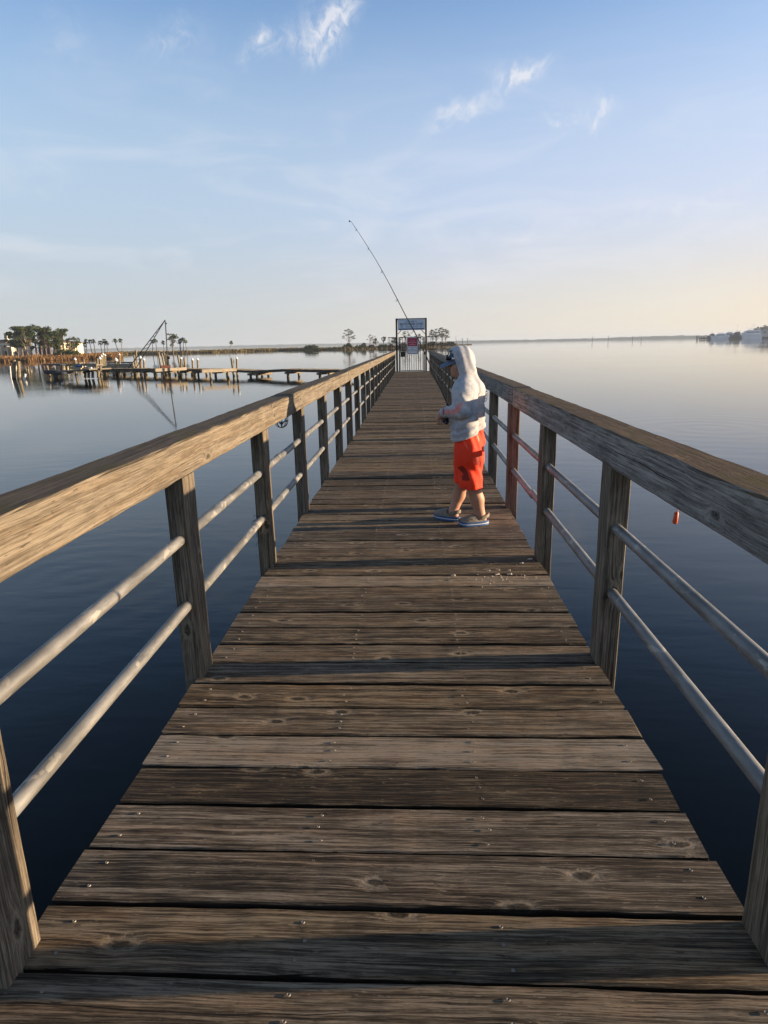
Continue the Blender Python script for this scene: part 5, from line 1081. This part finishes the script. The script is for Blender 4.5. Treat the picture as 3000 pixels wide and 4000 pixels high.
yacht(2759, 2796, 1311, 1301, 'small dark yacht leftmost in the far marina', M_HULLB, 40, (.28,.8), 1292, 1287, 1279)
yacht(2773, 2842, 1312, 1301, 'white yacht with a long raking bow in front of the far marina', M_HULL, -30, (.26,.8), 1292, 1285)
yacht(2822, 2866, 1309, 1298, 'yacht with sunlit rails behind the white one', M_HULL, 60, (.2,.85), 1287, 1279)
yacht(2848, 2902, 1310, 1297, 'sport fishing yacht with a tall tower and outriggers', M_HULLB, 20, (.25,.75), 1286, 1278, 1256, 2)
yacht(2892, 2972, 1309, 1291, 'largest grey white yacht with an arch mast in the far marina', M_HULL, 0, (.12,.9), 1280, 1270, 1256)
q0, q1 = fm(2841,1310,10), fm(3060,1308,10); mb = MB(); mb.beam(q0 + Vector((0,0,-.2)), q1 + Vector((0,0,-.2)), 6, 5.2); tag(mb.build('marina_bulkhead', plain('dark_bulkhead', (.05,.055,.055), .9)), 'long dark bulkhead wall under the yachts of the far marina', 'bulkhead')
for i, x in enumerate((2721, 2726, 2733, 2740, 2747, 2753)):
    a = fm(x, 1312); z1 = fm(x, 1296 + (i*37 % 5), 0).z; mb = MB(); mb.tube([(a.x, a.y, WATER-1), (a.x, a.y, z1)], .45, 7); tag(mb.build('marina_piling', plain('dark_piling', (.05,.045,.04), .9) if i == 0 else bpy.data.materials['dark_piling']), ['dark piling nearest the open water at the left end of the far marina', 'dark piling second from the left end of the far marina', 'dark piling third from the left end of the far marina', 'dark piling fourth from the left end of the far marina', 'dark piling fifth from the left end of the far marina', 'dark piling next to the small dark yacht'][i], 'piling', 'pilings at the end of the far marina')
q0, q1 = fm(2734,1308), fm(2775,1308); mb = MB(); mb.beam(q0, q1, 2, 2.0); tag(mb.build('marina_jetty', bpy.data.materials['dark_bulkhead']), 'low dark jetty joining the pilings to the far marina', 'jetty')
hb = fm(3010, 1306, 120); t = thing('marina_building', (hb.x, hb.y, WATER), 'low grey building behind the yachts at the right edge', 'building'); mb = MB(); mb.box((hb.x, hb.y, WATER + 6.5), (34, 14, 13)); mb.build('wall', plain('grey_wall', (.36,.36,.36), .85), t)
mb = MB(); mb.add([(hb.x-18,hb.y-8,WATER+13), (hb.x+18,hb.y-8,WATER+13), (hb.x+18,hb.y+8,WATER+13), (hb.x-18,hb.y+8,WATER+13), (hb.x-9,hb.y,WATER+17), (hb.x+9,hb.y,WATER+17)], [(0,1,5,4), (1,2,5), (2,3,4,5), (3,0,4), (3,2,1,0)]); mb.build('roof', M_ROOF, t)
for k in range(5): mb = MB(); mb.box((hb.x - 13 + k*6.5, hb.y - 7.05, WATER + 8.5), (2.6, .2, 2.6)); mb.build('window', M_PANE, t)
def bigtree(x, ytop, wpx, d, label, seed):
    r = np.random.default_rng(seed); b = fm(x, 1306, d); b.z = WATER; H = fm(x, ytop, d).z - WATER; W = wpx*b.y/FPX; limbs = []; cl = []
    for i in range(14):
        a = r.random()*6.28; rad = W*.42*r.random()**.5; f = .5 + .42*r.random(); cl.append((math.cos(a)*rad, math.sin(a)*rad, H*f, W*.17, W*.17, H*.12)); limbs.append((.4, math.cos(a)*rad*.8, math.sin(a)*rad*.8, H*f*.95))
    tree('shore_tree', b, H, limbs, cl, label, 'tree', 'trees behind the far marina', M_LEAF, 6, 1.2, .6)
bigtree(2960, 1264, 30, 160, 'round tree just right of the largest yacht', 101); bigtree(2992, 1257, 34, 170, 'tallest tree at the right edge behind the far marina', 102); bigtree(3030, 1262, 40, 175, 'tree beyond the right edge behind the grey building', 103)
GD = 'channel markers on the right horizon'
for x, y0, y1, lab in ((1806,1332,1322,'leftmost channel marker, just right of the hood'), (1826,1331,1322,'second channel marker right of the hood'), (2314,1318,1308,'left one of two channel markers midway to the marina'), (2376,1316,1306,'right one of two channel markers midway to the marina'), (2471,1314,1304,'left one of two channel markers nearest the marina'), (2505,1313,1305,'right one of two channel markers nearest the marina')):
    k = (x-1615)*.0125; a = at(x, y0 + k, 800); z1 = at(x, y1 + k, 800).z; t = thing('channel_marker', (a.x, a.y, WATER), lab, 'marker', GD); mb = MB(); mb.tube([(a.x,a.y,WATER-1), (a.x,a.y,z1)], .28, 6); mb.build('post', M_BLACK, t); mb = MB(); mb.box((a.x, a.y-.3, z1), (1.3,.15,1.3)); mb.build('board', M_WHITE, t)

# ------------------------------------------------------------------ the air over the bay
def haze():
    m = bpy.data.materials.new('bay_air'); m.use_nodes = True; t = m.node_tree; t.nodes.clear(); v = t.nodes.new('ShaderNodeVolumePrincipled'); o = t.nodes.new('ShaderNodeOutputMaterial'); t.links.new(v.outputs[0], o.inputs['Volume'])
    v.inputs['Color'].default_value = (.70,.82,.98,1); v.inputs['Density'].default_value = .00016; v.inputs['Anisotropy'].default_value = .1
    mb = MB(); z0, z1 = WATER - 5, 40.0; mb.box((0, 0, (z0+z1)/2), (13400, 13400, z1 - z0)); o = mb.build('haze', m); tag(o, 'thin pale morning haze over the water', 'haze', kind='stuff')
haze()
